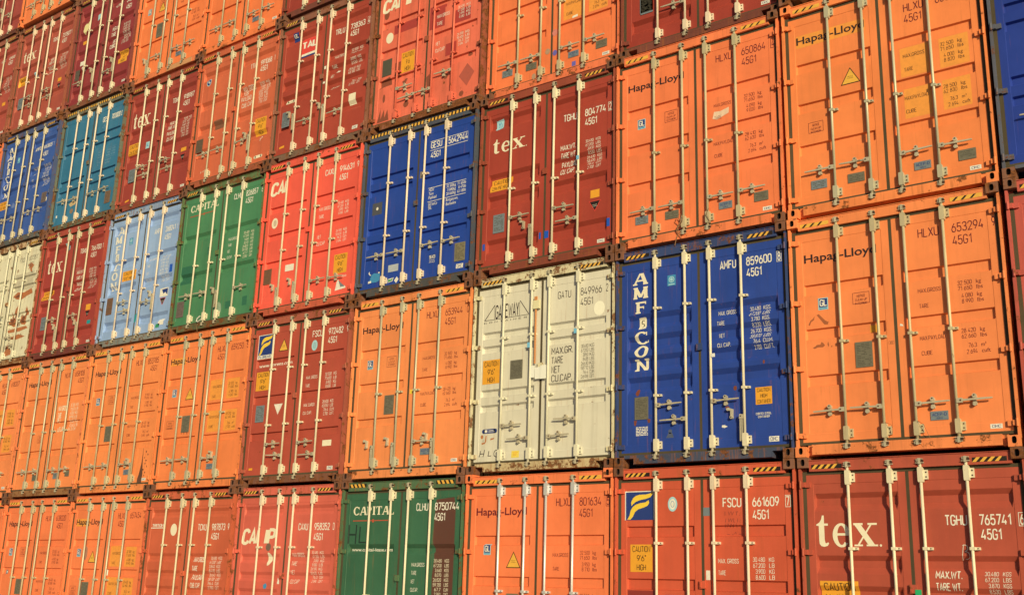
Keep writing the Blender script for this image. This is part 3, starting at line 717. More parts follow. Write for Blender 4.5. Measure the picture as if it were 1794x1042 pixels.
def TEX(num, chk, z=2.165, boxed=False, logo=(-.985, 1.930, .610, .285), wz=1.722, caut=(-.998, 1.335, -.600, 1.535), glm=None, pl=(-.915, .665, -.705, .955), h=.045, org=(.815, .885, .965, 1.002), tri=(.890, .680), mk=True, x=(.335, .560, .700, 1.035, 1.090), shear=.25, wx=(.285, .725), lab=True):
    p = [("brand_lettering", -1, [(tex_logo(logo[0], logo[1], logo[2], logo[3]), CREAM)])]
    p += ident("TGHU", num, chk, z, WHITE, boxed=boxed, bold=.016, x=x)
    a, b = wx
    p.append(rows("weight_table", [("MAX.WT.", a, wz, a + .27), ("TARE WT.", a, wz - .122, a + .26, shear), ("PAYLOAD", a, wz - .250, a + .27), ("CU. CAP.", a, wz - .370, a + .24, shear)], WHITE, .070, bold=.02))
    n = ("30.480", "67.200", "3.870", "8.530", "26.610", "58.670", "76.4", "2.700"); u = ("KGS", "LBS", "KGS", "LBS", "KGS", "LBS", "CUM", "CUFT")
    its = []
    for i in range(8):
        zz = wz + .030 - i * .0585; sh = shear if i in (2, 3, 7) else 0
        its += [(n[i], b + (.03 if i in (2, 3, 6, 7) else 0), zz, b + .135, sh), (u[i], b + .175, zz, b + .255, sh)]
    p.append(rows("weight_figures", its, WHITE, .042, bold=.012))
    if caut: p.append(caution(*caut, lines=("CAUTION", "2.9m 9'6\" HIGH")))
    if glm: p.append(("class_sticker", -1, [(Q(glm[0], glm[1], glm[0] + .125, glm[1] + .150), PALEB), (T("GL", glm[0] + .02, glm[1] + .05, .06, glm[0] + .10, bold=.02), SKYB)]))
    if pl: p.append(dataplate(*pl, mat=STEELB))
    if org: p.append(("orange_label", 1, [(Q(*org[:2], *org[2:]), CAUT)]))
    if tri: p.append(warn_tri(tri[0], tri[1], .200, .160, inner=BLK, rim=REDS, down=True, side=1))
    if mk: p.append(maker(.935, .205))
    return p
def AMF(num, chk, letters, lx, lw, lh, boxed, idz, wt, cau=None, idx=(.305, .530, .665, 1.008, 1.085), dz=.148, stk=(-.450, 2.323), col=CREAM):
    p = []; gs = []
    for ch, z in zip("AMF", letters): gs.append(put(serif(ch, 1.0, .26, .13, .13), lx + (.02 if ch == 'F' else 0), z, lw * (.82 if ch == 'F' else 1), lh))
    zc = letters[3]                                           # the fourth sign is a badge with a curling ribbon, not a letter
    gs.append(PG([(lx + lw * .32, zc), (lx + lw * .80, zc + .01), (lx + lw * .80, zc + lh), (lx + lw * .66, zc + lh + .005), (lx + lw * .32, zc + lh)]))
    for ch, z in zip("CON", letters[4:]): gs.append(put(serif(ch, 1.0, .26, .13, .13), lx + .01, z, lw * .95, lh))
    p.append(("brand_lettering", -1, [(join(*gs), col)]))
    p.append(("emblem", -1, [(join(ringarc(lx + lw * .58, zc + lh * .62, lw * .13, lh * .2, lw * .06, lh * .06, 40, 240, 12), ringarc(lx + lw * .54, zc + lh * .34, lw * .13, lh * .2, lw * .06, lh * .06, -120, 80, 12)), NAVY)]))
    p += ident("AMFU", num, chk, idz, WHITE, boxed=boxed, bold=.020, x=idx, dz=dz)
    if stk: p.append(("class_sticker", -1, [(Q(stk[0], stk[1], stk[0] + .122, stk[1] + .145), SKYB), (ringarc(stk[0] + .061, stk[1] + .085, .042, .042, .012, .012, 0, 360), PALEB), (EL(stk[0] + .061, stk[1] + .085, .022, .022), PALEB), (Q(stk[0] + .015, stk[1] + .012, stk[0] + .107, stk[1] + .026), PALEB)]))
    z0 = wt
    p.append(rows("weight_table", [("MAX. GROSS", .252, z0, .500), ("TARE", .252, z0 - .140, .352), ("NET", .256, z0 - .288, .330), ("CU. CAP.", .250, z0 - .420, .430)], WHITE, .048, bold=.02))
    its = []
    for i, (a, b) in enumerate((("30.480", "KGS."), ("67.200", "LBS."), ("3.780", "KGS."), ("8.330", "LBS."), ("26.700", "KGS."), ("58.870", "LBS."), ("76.4", "CU.M."), ("2.700", "CU.FT."))):
        zz = z0 + .004 - i * .0702; sh = .25 if i in (1, 5) else 0
        its += [(a, .682 + (.03 if i in (2, 3) else .05 if i in (6, 7) else 0), zz, .825, sh), (b, .860, zz, .960 + (.03 if i > 5 else 0), sh)]
    p.append(rows("weight_figures", its, WHITE, .050, bold=.02))
    if cau: p.append(cau)
    return p
def FS(num, chk, z, boxed, logo=(-1.072, 2.230, -.668, 2.580), strip=False, wt=('30 480', '67.200', '3.900', '8.600'), second=True):
    x0, z0, x1, z1 = logo; w, h = x1 - x0, z1 - z0
    P = lambda pts: PG([(x0 + a * w, z0 + b * h) for a, b in pts])
    up = P([(.20, .50), (.19, .64), (.26, .78), (.36, .86), (.50, .90), (.72, .90), (.86, .93), (.97, .99), (.96, .90), (.88, .80), (.74, .75), (.52, .71), (.36, .65), (.26, .57)])
    lo = P([(.05, .02), (.13, .16), (.17, .34), (.24, .46), (.36, .55), (.52, .60), (.70, .62), (.82, .70), (.84, .60), (.78, .50), (.64, .44), (.44, .38), (.33, .29), (.25, .12), (.16, .02)])
    p = [("brand_logo", -1, [(Q(x0 - .012, z0 - (.068 if strip else 0), x1 + .008, z1 + .010), WHITE), (Q(x0 + .002, z0, x1 - .004, z1 - .002), NAVY), (join(up, lo), LOGOY)] + ([(T("FLORENS", x0 + .02, z0 - .052, .038, x1 - .02, bold=.02), NAVY)] if strip else []))]
    p += ident("FSCU", num, chk, z, WHITE, boxed=boxed, bold=.016, x=(.278, .522, .660, 1.000, 1.090))
    zz = 1.712
    p.append(rows("weight_table", [("MAX. GROSS", .205, zz, .470), ("TARE", .205, zz - .136, .300)] + ([("MAX. CARGO", .190, zz - .46, .450), ("CU. CAP.", .190, zz - .59, .395)] if second else []), WHITE, .048, bold=.016))
    its = []
    for i, (a, b) in enumerate(zip(wt, ("KG", "LB", "KG", "LB"))): its += [(a, .650 + (.03 if i > 1 else 0), zz + .020 - i * .067, .800), (b, .850, zz + .020 - i * .067, .915)]
    if second:
        for i, (a, b) in enumerate((("28.600", "KG"), ("63.050", "LB"), ("76.4", "CU.M."), ("2.700", "CU.FT."))): its += [(a, .630 + (.04 if i > 1 else 0), zz - .43 - i * .067, .775), (b, .815, zz - .43 - i * .067, .885 + (.03 if i > 1 else 0))]
    p.append(rows("weight_figures", its, WHITE, .050, bold=.016))
    return p
def CAI(num, chk, z, lz, lx=-1.100, pre=True, mat=WHITE, idx=(.285, .520, .640, .985, 1.065), wz=1.745, dz=.160, figs=True, gap=.56):
    p = [("brand_lettering", -1, [(T("CAI", lx, lz, .215, lx + .410, shear=.14, bold=.05), CREAM)])]
    if gap: p.append(("brand_lettering", -1, [(T("IP", lx + gap, lz, .215, lx + gap + .265, shear=.14, bold=.05), CREAM)]))
    p += ident("CAXU", num, chk, z, mat, bold=.018, x=idx, dz=dz)
    p.append(rows("weight_table", [("MAX GROSS", .200, wz, .480), ("TARE", .205, wz - .135, .325), ("NET", .200, wz - .50 if figs else wz - .27, .290), ("CU CAP", .200, wz - .625 if figs else wz - .41, .400)], mat, .058, bold=.018))
    its = []
    for i, (a, b) in enumerate((("30 480", "KG"), ("67 200", "LB"), ("3 890", "KG"), ("8 580", "LB"), ("26 590", "KG"), ("58 620", "LB"), ("76.3", "CUM"), ("2 694", "CUFT"))):
        zz = wz + .045 - (i * .062 if i < 4 or not figs else i * .062 + .25); its += [(a, .655 + (.03 if i in (2, 3, 6, 7) else 0), zz, .790), (b, .835, zz, .915)]
    p.append(rows("weight_figures", its, mat, .044, bold=.012))
    return p
def CAPI(num, chk, z, lz, lh=.125, HLm=False, wz=1.630, www=False, chkx=1.098, x=(.315, .545, .660, .995)):
    xs = (-.975, -.835, -.700, -.575, -.500, -.368, -.245); ws = (.135, .145, .120, .070, .125, .145, .120)
    gs = [put(serif(ch, 1.0, .25 if ch != 'I' else .46, .11, .085), a, lz, w, lh) for ch, a, w in zip("CAPITAL", xs, ws)]
    p = [("brand_lettering", -1, [(join(*gs), CREAM)])]
    p.append(("brand_underline", -1, [(join(Q(-.975, lz - .092, -.575, lz - .078), Q(-.520, lz - .092, -.200, lz - .078), EL(-.548, lz - .088, .024, .026, 12)), print_mat("rust_red_line", (196, 84, 52), .3))]))
    p += ident("CLHU", num, chk, z, WHITE, bold=.018, x=(*x, chkx))
    p.append(rows("weight_table", [("MAX.GROSS", .275, wz, .525), ("TARE", .280, wz - .115, .375), ("NET", .278, wz - .235, .345), ("CU.CAP.", .275, wz - .350, .420)], WHITE, .050, bold=.02))
    its = []
    for i, (a, b) in enumerate((("30.480", "KGS"), ("67.200", "LBS"), ("3.660", "KGS"), ("8.070", "LBS"), ("26.820", "KGS"), ("59.130", "LBS"), ("67.7", "CUM"), ("2.392", "CUFT"))):
        its += [(a, .700 + (.03 if i in (2, 3, 6, 7) else 0), wz + .062 - i * .066, .850), (b, .905, wz + .062 - i * .066, .985)]
    p.append(rows("weight_figures", its, CREAM, .046, bold=.012))
    if www: p.append(("web_address", -1, [(T("www.capital-lease.com", -.995, lz - .535, .046, -.150, bold=.012), WHITE)]))
    if HLm: p.append(("marker_scrawl", -1, [(join(stroke(-1.045, 1.955, -1.045, 2.235, .028), stroke(-.895, 1.950, -.890, 2.235, .026), Q(-1.03, 2.075, -.905, 2.100), stroke(-.815, 1.960, -.810, 2.205, .026), Q(-.80, 1.960, -.655, 1.982)), print_mat("black_marker", (30, 52, 40), .3))]))
    return p

# ------------------------------------------------------------------ extra fittings seen on single containers
def rope(name, pts, mat, r=.005, side=None):
    def f(root, doors, k): new_obj(name, MB().path(pts, r).mesh(name, True), root if side is None else doors[side], (mat,))
    return f
def blocks(name, boxes, mat, side=None):
    def f(root, doors, k):
        mb = MB()
        for b in boxes: mb.box(*b)
        new_obj(name, mb.mesh(name), root if side is None else doors[side], (mat,))
    return f
SEAL = paint("seal_wire", (150, 110, 70), 0.6, 0.5, 0.3, 0.1, bump=0, seed=11)

GH = [(-1, .525), (-1, .525), (1, .520), (1, .522)]                 # the usual handle layout on the orange ones
ORANGE = (246, 136, 74)
S = {}
def add(c, r, **k):
    S[(c, r)] = k
# ---- bottom row
add(0, 0, st='wavb', rgb=(185, 84, 58), rust=.10, gear=[(1, .85), (-1, .62), (1, .85), (-1, .62)], clamps=(1.877,), dy=-.030, dx=0,
    label='brownish red container in the lower right corner with a big cream word, marked 765741',
    prints=TEX('765741', '6', z=2.122, boxed=True, logo=(-1.050, 1.905, .735, .335), wz=1.576, caut=(-1.035, 1.285, -.600, 1.530), x=(.370, .592, .715, 1.022, 1.108), pl=(-.915, .62, -.705, .92), shear=0, wx=(.230, .722))
    + [("scrawl", 1, [(join(stroke(.512, 1.76, .535, 1.92, .006), ringarc(.545, 1.885, .035, .035, .006, .006, -90, 130, 10), ringarc(.55, 1.81, .045, .042, .006, .006, -100, 95, 10)), WHITE)])],
    extra=[blocks("green_tag", [(.02, .085, .036, .0395, 1.40, 1.455)], paint("green_dot", (44, 176, 104), .5, 0, 0, 0, bump=0), 1)])
add(1, 0, st='fl2', rgb=(212, 92, 58), rust=.07, gear=[(1, .68), (-1, .47), (1, .68), (-1, .47)], clamps=(1.943, 1.0), sill='notch', bump=1,
    label='red orange container marked 661609, navy and yellow logo, right below the deep blue one',
    prints=FS('661609', '7', 2.368, True) + [caution(-1.006, 1.597, -.690, 1.930),
      ("round_badge", -1, [(EL(-.402, 2.416, .066, .090, 24), PALEB), (EL(-.402, 2.416, .046, .066, 20), WHITE), (ringarc(-.402, 2.416, .026, .040, .006, .006, 0, 360), SKYB)]),
      ("paint_patch", -1, [(Q(-1.045, 1.05, -.66, 1.375), print_mat("dark_red_patch", (150, 52, 42), .2))]),
      warn_tri(-.40, 1.13, .23, .20, inner=WHITE, rim=NAVY, down=True),
      ("paper_scrap", 1, [(Q(.045, 1.515, .098, 1.625), WHITE)]),
      ("tape_piece", 1, [(Q(-.0 + .02, 2.265, .110, 2.365), STEELB)]),
      ("old_marks", 1, [(join(*[T(s, .285 + (i % 2) * .02, zz, .045, .500, bold=0, shear=.2) for i, (s, zz) in enumerate((("\\\\ VV T ;", 2.265), ("I WL I :", 2.185), ("//W1 :", 2.125), ("~ -^ ~", 2.03)))]), print_mat("faded_marks", (150, 62, 44), .7))])])
add(2, 0, st='flat', kind='HL', rgb=(250, 130, 74), rust=.03, gear=GH, dy=.018, bar=paint("bright_bar", (222, 214, 190), .35, .02, .2, .05, metal=.3, spec=.6, bump=.03),
    castpaint=((-1, 1), (1, 1)), stripes=((-1.062, -.66), (.700, 1.045)),
    label='orange container marked 801634 with yellow warning triangle, bottom row below the cream white one',
    prints=HL('801634', '5', True, w1=('32 500', '71 650', '3 950', '8 710'), w2=('28 550', '62 940', '76.3', '2 694'), tri=True, glz=1.795, dark=MAROON, rect=None, tags=True, z=2.434)
    + [("yellow_tag", -1, [(Q(-.291, 1.395, -.225, 1.505), CAUT)])])
add(3, 0, st='cap', rgb=(62, 106, 72), rust=.14, grime=.45, frgb=(86, 112, 72), frust=.45, gear=[(-1, .71), (-1, .71), (1, .70), (1, .70)], clamps=(1.20, .98), dy=.012, stripe='back',
    label='dark green container marked 8750744 with a brown painted patch, bottom row',
    prints=[("brown_patch", 1, [(PG([(.700, 2.575), (1.035, 2.600), (1.066, 2.46), (1.064, .95), (.690, .95), (.672, 1.50), (.706, 1.75), (.664, 2.00), (.672, 2.32)]), BROWNP)])]
    + CAPI('8750744', '', 2.425, 2.378, HLm=True, www=True, wz=1.628, x=(.315, .545, .670, 1.128)))
add(4, 0, st='wav4', rgb=(220, 104, 78), rust=.10, frust=.5, gear=[('h', .50), ('h', .54), (1, .50), (1, .49)], clamps=(1.90, 1.0), dy=-.012,
    label='salmon red container marked 958352 with a broken pale disc, left of the dark green one',
    prints=CAI('958352', '0', 2.170, 1.965, lx=-1.060, idx=(.300, .520, .665, 1.015, 1.080), wz=1.755, dz=.157, figs=False) +
      [("worn_spot", -1, [(EL(-.380, 1.905, .062, .062), print_mat("worn_grey", (128, 100, 78), .4))]),
       ("round_badge", -1, [(EL(-.372, 1.715, .098, .102, 16, -95, 95), CREAM)]),
       ("blue_scrap", -1, [(PG([(-.42, 1.255), (-.36, 1.25), (-.34, 1.30), (-.37, 1.34), (-.43, 1.31)]), SKYB)]),
       ("paper_scrap", -1, [(PG([(-.10, 1.33), (-.045, 1.33), (-.05, 1.38), (-.085, 1.43), (-.105, 1.43)]), WHITE)])])
add(5, 0, st='wav4', rgb=(212, 102, 64), rust=.08, frust=.5, gear=[(1, .7), (-1, .5), (1, .7), (-1, .5)], clamps=(1.94, 1.0), dy=-.010,
    label='dull orange red container marked 987873 with plain cream disc, bottom row',
    prints=[("brand_lettering", -1, [(join(T("TRITON", -1.062, 2.262, .045, -.735, bold=.03), Q(-1.095, 2.232, -.700, 2.248)), WHITE)]),
            ("round_badge", -1, [(EL(-.432, 2.205, .090, .105, 22), CREAM)])]
      + ident("TCKU", "987873", "9", 2.190, WHITE, bold=.018, x=(.248, .480, .620, .975, 1.045), dz=.155)
      + [rows("weight_table", [("MAX GROSS", .195, 1.660, .500, .2), ("TARE", .195, 1.512, .335), ("PAYLOAD", .190, 1.365, .470, .2), ("CUB. CAP.", .185, 1.232, .450)], WHITE, .075, bold=.022),
         rows("weight_figures", [it for i, (a, b) in enumerate((("30.480", "KGS"), ("67.200", "LBS"), ("3.840", "KGS"), ("8.470", "LBS"), ("26.640", "KGS"), ("58.730", "LBS"), ("76.4", "CUM"), ("2.700", "CUFT"))) for it in ((a, .648, 1.700 - i * .069, .800, .2 * (i % 2)), (b, .845, 1.700 - i * .069, .940, .2 * (i % 2)))], WHITE, .050, bold=.012)])
add(6, 0, st='flat', kind='HL', rgb=(248, 132, 74), rust=.03, gear=GH, dy=.007,
    label='orange container marked 657454 with yellow triangle and yellowish panels, bottom row, left part of picture',
    prints=HL('657454', '2', yellow=1, tri=True, glz=1.73, dark=BLACK, rect=(-1.00, 1.03, -.80, 1.19), pl=(-.62, .89, -.40, 1.27), sx=.318, z=2.43, mk=False)
      + [("worn_spot", -1, [(EL(-.62, 1.80, .06, .13), print_mat("grey_scuff", (186, 130, 96), .4))]), ("paper_scrap", 1, [(join(Q(.105, 1.40, .145, 1.50), EL(.13, 1.33, .022, .03)), WHITE)])])
add(7, 0, st='flat', kind='HL', rgb=(248, 130, 74), rust=.04, frust=.4, gear=GH, dy=.020,
    label='orange container marked 638020, leftmost in the bottom row, without a triangle',
    prints=HL('638020', '', mat=MAROON, glz=1.745, w1=('32 500', '71 650', '4 070', '8 970'), sx=.72)
      + [("screw_cap", -1, [(EL(-.93, 1.42, .045, .045, 14), STEELB), (EL(-.925, 1.422, .02, .02, 10), WHITE)])])
add(8, 0, st='flat', kind='HL', rgb=(248, 130, 74), gear=GH, dy=.027, label='orange container of which only a sliver shows at the lower left edge of the picture', prints=HL('618337', ''))
add(-1, 0, st='wavb', rgb=(190, 84, 62), gear=[(1, .85), (-1, .62), (1, .85), (-1, .62)], dy=-.03, label='red container at the foot of the stack beyond the right edge', prints=())
add(9, 0, st='flat', kind='HL', rgb=(246, 132, 76), gear=GH, label='orange container at the foot of the stack beyond the left edge', prints=())
add(9, 1, st='flat', kind='HL', rgb=(246, 134, 78), gear=GH, label='orange container one above ground beyond the left edge', prints=())
add(9, 2, st='wav5', rgb=(176, 74, 56), gear=[(1, .87), (-1, .65), (1, .86), (-1, .66)], label='dark red container beyond the left edge, second above ground', prints=())
# ---- second row
add(-1, 1, st='wavb', rgb=(196, 88, 70), rust=.06, gear=[(1, .85), (-1, .62), (1, .85), (-1, .62)], dy=-.03, label='dusty red container cut by the right edge, beside the orange one marked 653294', prints=())
add(0, 1, st='flat', kind='HL', rgb=(248, 140, 76), rust=.04, gear=GH, dy=-.028, castpaint=((-1, 1), (-1, 0), (1, 0)),
    label='large orange container at the right marked 653294, brown scuff marks under its blue badge',
    prints=HL('653294', '9', w1=('32 500', '71 650', '4 080', '8 990'), glz=1.730, rect=(-.488, 1.745, -.290, 1.880))
      + [("glue_marks", -1, [(join(PG([(-1.02, 1.555), (-1.00, 1.60), (-.965, 1.62), (-.955, 1.665), (-.975, 1.64), (-1.01, 1.615), (-1.035, 1.57)]), PG([(-.93, 1.675), (-.905, 1.685), (-.83, 1.60), (-.79, 1.575), (-.785, 1.60), (-.80, 1.545), (-.84, 1.55), (-.905, 1.64)]),
           PG([(-.995, 1.285), (-.96, 1.30), (-.945, 1.315), (-.90, 1.315), (-.885, 1.345), (-.865, 1.33), (-.845, 1.30), (-.87, 1.28), (-.93, 1.285), (-.97, 1.27)]), PG([(-.815, 1.31), (-.805, 1.345), (-.795, 1.30), (-.805, 1.275)]), PG([(-.77, 1.285), (-.755, 1.295), (-.765, 1.26)])), print_mat("glue_brown", (176, 96, 50), .5))]),
         ("yellow_tag", -1, [(Q(-.312, 1.395, -.230, 1.478), CAUT)]), ("paper_scrap", 1, [(PG([(.035, 1.425), (.075, 1.418), (.068, 1.438), (.042, 1.452)]), WHITE)]),
         ("old_marks", -1, [(join(Q(-.10, 1.225, -.098, 1.262), Q(-.10, 1.225, -.04, 1.227), Q(-.042, 1.227, -.04, 1.262), Q(-.10, 1.262, -.04, 1.264), T("ED", -.085, 1.233, .022, -.052)), BROWNP)])],
    extra=[rope("seal_wire", [(-.165, .0, .34), (-.10, .004, .31), (-.085, .012, .26), (-.10, .03, .2)], SEAL, .003), rope("seal_wire", [(.19, .0, .33), (.25, .004, .29), (.29, .03, .17), (.31, .04, .12)], SEAL, .003)])
add(1, 1, st='amf', rgb=(44, 72, 142), rust=.10, grime=.3, frgb=(56, 72, 108), frust=.48, gear=[(1, .755), (-1, .56), (1, .748), ('h', .555)], clamps=(2.043, .887), dy=-.010,
    label='large deep blue container marked 859600 with a vertical column of cream letters',
    prints=AMF('859600', '8', (2.402, 2.212, 2.010, 1.795, 1.600, 1.418, 1.240), -.965, .222, .158, True, 2.432, 1.846,
               cau=caution(.741, .668, .953, .878, ("CAUTION", "HIGH", "CONTAINER")))
      + [dataplate(-.944, .598, -.742, .892), smallprint("repair_notice", -1, -.955, .380, -.725, .512, None, WHITE, 6, 3), ("white_tag", -1, [(Q(-.790, .615, -.757, .690), WHITE)]),
         ("steel_note", 1, [(join(T("CORTEN STEEL", .739, .545, .024, .938, bold=.02), T("CONTAINER", .765, .508, .024, .915, bold=.02)), WHITE)]), maker(.899, .214, .127, .064, s="CIMC"),
         ("rust_spots", -1, [(join(EL(-.905, .955, .03, .05, 9), PG([(-.96, .59), (-.915, .59), (-.93, .52), (-.955, .53)]), PG([(-.765, .60), (-.715, .60), (-.72, .55), (-.75, .55)])), print_mat("rust_stain", (134, 66, 40), .4))]),
         ("rust_spots", 1, [(join(EL(.475, .895, .024, .03, 9), EL(.86, 1.185, .014, .025, 9), EL(.365, .665, .03, .014, 9)), print_mat("rust_stain", (134, 66, 40), .4))]),
         ("old_marks", -1, [(join(EL(-.43, .42, .03, .03, 7), PG([(-.49, .34), (-.38, .34), (-.40, .40), (-.45, .41)])), print_mat("greyish_blue", (84, 92, 108), .5))]),  # low marks on the left door in a flat greyish blue
         ("paper_scrap", 1, [(PG([(.285, .425), (.325, .415), (.365, .43), (.325, .45), (.29, .45)]), WHITE)])],
    extra=[blocks("tape_piece", [(.185, .235, .010, .016, 1.30, 1.345)], paint("white_tape", (238, 232, 210), .5, 0, 0, 0, bump=0))])
add(2, 1, st='cream', rgb=(226, 214, 176), rust=.20, grime=.4, fade=.05, frgb=(222, 206, 154), frust=.55, bar=paint("cream_bar", (230, 218, 174), .5, .12, .3, .05, spec=.4, bump=.05),
    gear=[(1, .66), (-1, .465), (1, .465), (-1, .68)], clamps=(1.93, 1.05), dy=.014, stripes=((-1.062, -.63), (.56, 1.045)),
    label='cream white container marked 849966 with papers taped over its door gap',
    prints=[("brand_lettering", -1, [(join(PG([(-1.016, 2.241), (-1.000, 2.241), (-.820, 2.455), (-.834, 2.455)]), Q(-1.016, 2.234, -.205, 2.2410), PG([(-.375, 2.461), (-.363, 2.461), (-.205, 2.247), (-.218, 2.247)]), Q(-.832, 2.2412, -.827, 2.44), Q(-.378, 2.2412, -.373, 2.45),
              T("GATEWAY", -.815, 2.252, .185, -.385, bold=.010)), BLACK), (T("C O N T A I N E R", -1.02, 2.190, .022, -.24, bold=0), BLACK)])]
      + ident("GATU", "849966", "2", 2.395, BLACK, bold=-.004, x=(.292, .515, .672, 1.022, 1.085))
      + [("round_badge", 1, [(EL(.980, 2.170, .088, .102, 26), print_mat("pale_disc", (255, 244, 200), .05))]),
         rows("weight_table", [("MAX.GR.", .200, 1.608, .560), ("TARE", .205, 1.475, .395), ("NET", .205, 1.345, .345), ("CU.CAP.", .205, 1.222, .550)], BLACK, .088, bold=.004),
         rows("weight_figures", [it for i, (a, b) in enumerate((("30480", "KG"), ("67200", "LBS"), ("3850", "KG"), ("8488", "LBS"), ("26630", "KG"), ("58712", "LBS"), ("76.4", "CUM"), ("2698", "CUFT"))) for it in ((a, .692 + (.03 if i in (2, 3, 6) else 0), 1.648 - i * .0605, .810), (b, .832, 1.648 - i * .0605, .905))], BLACK, .048, bold=-.006),
         caution(-1.013, 1.288, -.702, 1.640), dataplate(-.508, 1.325, -.293, 1.592), ("white_tag", -1, [(Q(-.335, 1.345, -.308, 1.405), WHITE)]),
         ("company_oval", -1, [(join(Q(-.955, .575, -.745, .638), EL(-.955, .6065, .030, .0315, 14), EL(-.745, .6065, .030, .0315, 14)), NAVY), (join(Q(-.87, .612, -.78, .619), Q(-.87, .594, -.76, .601), Q(-.935, .588, -.890, .626)), WHITE)]),
         ("marker_scrawl", -1, [(join(stroke(-1.02, .245, -1.00, .335, .012), stroke(-.95, .245, -.93, .345, .012), Q(-1.01, .285, -.94, .296), stroke(-.86, .25, -.85, .325, .012), Q(-.86, .25, -.805, .26), ringarc(-.715, .285, .05, .052, .011, .011, 60, 300, 12)), BLACK)]),
         ("yellow_label", -1, [(Q(-.447, .210, -.315, .305), print_mat("soft_yellow", (246, 214, 84), .1)), (join(Q(-.425, .275, -.34, .283), Q(-.42, .258, -.35, .265), Q(-.42, .240, -.36, .246)), CAUT)]),
         ("rust_spots", -1, [(join(EL(-.985, .53, .025, .03, 9), PG([(-.92, .545), (-.90, .545), (-.905, .46), (-.93, .43), (-.985, .42), (-.99, .445), (-.93, .455)]), PG([(-.83, .50), (-.76, .51), (-.77, .49), (-.83, .475)])), print_mat("rust_light", (196, 122, 66), .4))])],
    extra=[blocks("latch_bracket", [(-.125, -.020, .018, .058, 2.29, 2.41)], paint("cream_lug", (234, 220, 160), .5, .1, .2, .05), -1),
           blocks("lashing_strap", [(-.095, -.070, .030, .038, 1.50, 2.28), (-.110, -.060, .028, .038, 2.415, 2.47)], paint("orange_strap", (226, 150, 84), .7, .3, .3, .1), -1),
           blocks("shipping_papers", [(-.170, -.075, .020, .024, 1.30, 1.47), (-.070, .020, .024, .028, 1.275, 1.44), (.025, .125, .018, .022, 1.27, 1.46)], paint("paper", (246, 238, 210), .8, 0, .1, .02, bump=.3)),
           blocks("tape_piece", [(-.205, -.160, .012, .0168, 1.735, 1.81)], paint("blue_tape_piece", (124, 190, 214), .5, 0, 0, 0, bump=0)), blocks("tape_piece", [(.583, .625, .012, .0168, 1.85, 1.92)], paint("blue_tape_piece", (124, 190, 214), .5, 0, 0, 0, bump=0))])
add(3, 1, st='flat', kind='HL', rgb=(248, 146, 80), rust=.04, frust=.3, gear=[('h', .52), ('h', .54), (1, .54), ('h', .565)], dy=.010,
    label='light orange container marked 653944 between the brown red one and the cream white one',
    prints=HL('653944', '0', glz=1.735, w1=('32 500', '71 650', '4 080', '8 990')) + [("yellow_tag", -1, [(Q(-.275, 1.385, -.215, 1.475), CAUT)]), ("yellow_tag", 1, [(PG([(.03, 1.275), (.085, 1.27), (.09, 1.335), (.035, 1.34)]), LOGOY)])])
add(4, 1, st='fl2', rgb=(188, 82, 58), rust=.08, frgb=(178, 92, 66), frust=.50, gear=[(1, .672), (-1, .476), (1, .660), (-1, .460)], clamps=(1.955, 1.0), dy=-.018,
    label='brown red container marked 972482 with navy and yellow logo and both triangles',
    prints=FS('972482', '9', 2.420, False, logo=(-1.070, 2.238, -.712, 2.590), strip=True, wt=('32.500', '71.650', '3.900', '8.600'))
      + [warn_tri(-.420, 2.262, .235, .215), ("web_address", -1, [(T("www.florens.com", -1.048, 2.022, .066, -.205, bold=.012), WHITE)]), caution(-1.052, 1.615, -.705, 1.940),
         ("round_badge", 1, [(EL(.345, 2.272, .070, .090, 22), PALEB), (ringarc(.345, 2.272, .03, .045, .006, .006, 0, 360), STEELB), (Q(.342, 2.25, .348, 2.30), STEELB)]),
         dataplate(-.988, 1.070, -.775, 1.355, STEELB), warn_tri(-.432, 1.170, .215, .182, inner=WHITE, rim=WHITE, down=True), ("paper_scrap", 1, [(Q(.702, .580, .908, .674), CREAM)]), maker(.852, .198, .130, .060), ("orange_label", -1, [(Q(-1.045, .262, -.95, .300), CAUT)])])
add(5, 1, st='flat', kind='HL', rgb=(248, 136, 72), rust=.04, gear=[(-1, .53), (-1, .53), (1, .53), ('h', .555)], dy=-.017,
    label='orange container marked 659250 with a yellow triangle, left of the one marked 972482',
    prints=HL('659250', '5', yellow=1, tri=True, glz=1.70, rect=(-.985, 1.115, -.775, 1.262, BLACK), pl=(-.525, 1.030, -.300, 1.330), sx=.312, z=2.436, mk=False, w1=('32 500', '71 650', '4 190', '9 240'), w2=('28 310', '62 410', '76.4', '2 700'))
      + [("rust_spots", -1, [(join(PG([(-.53, 1.03), (-.50, 1.03), (-.51, .985)]), PG([(-.46, 1.03), (-.42, 1.03), (-.44, .98)]), PG([(-.38, 1.03), (-.33, 1.03), (-.34, .975), (-.36, .99)])), print_mat("rust_light", (196, 100, 50), .4))])])
add(6, 1, st='flat', kind='HL', rgb=(250, 144, 76), rust=.05, grime=.35, gear=[(-1, .53), (-1, .53), (1, .53), ('h', .545)], dy=0,
    label='orange container marked 853785 with a dark oily streak low on its right door',
    prints=HL('853785', '', yellow=0, glz=1.74, pl=(-.470, 1.0, -.270, 1.300), sx=.77, z=2.43)
      + [("oil_streak", 1, [(PG([(.760, .175), (.900, .175), (.905, .34), (.875, .52), (.862, .72), (.855, .90), (.848, .70), (.835, .52), (.80, .36), (.765, .25)]), print_mat("oil_dark", (110, 70, 46), .7, .35)),
                            (join(*[EL(.95 + .02 * (i % 4) * (1 if i % 2 else -1), .30 + .055 * i, .010 + .004 * (i % 3), .018, 7) for i in range(9)]), BROWNP)])],
    )
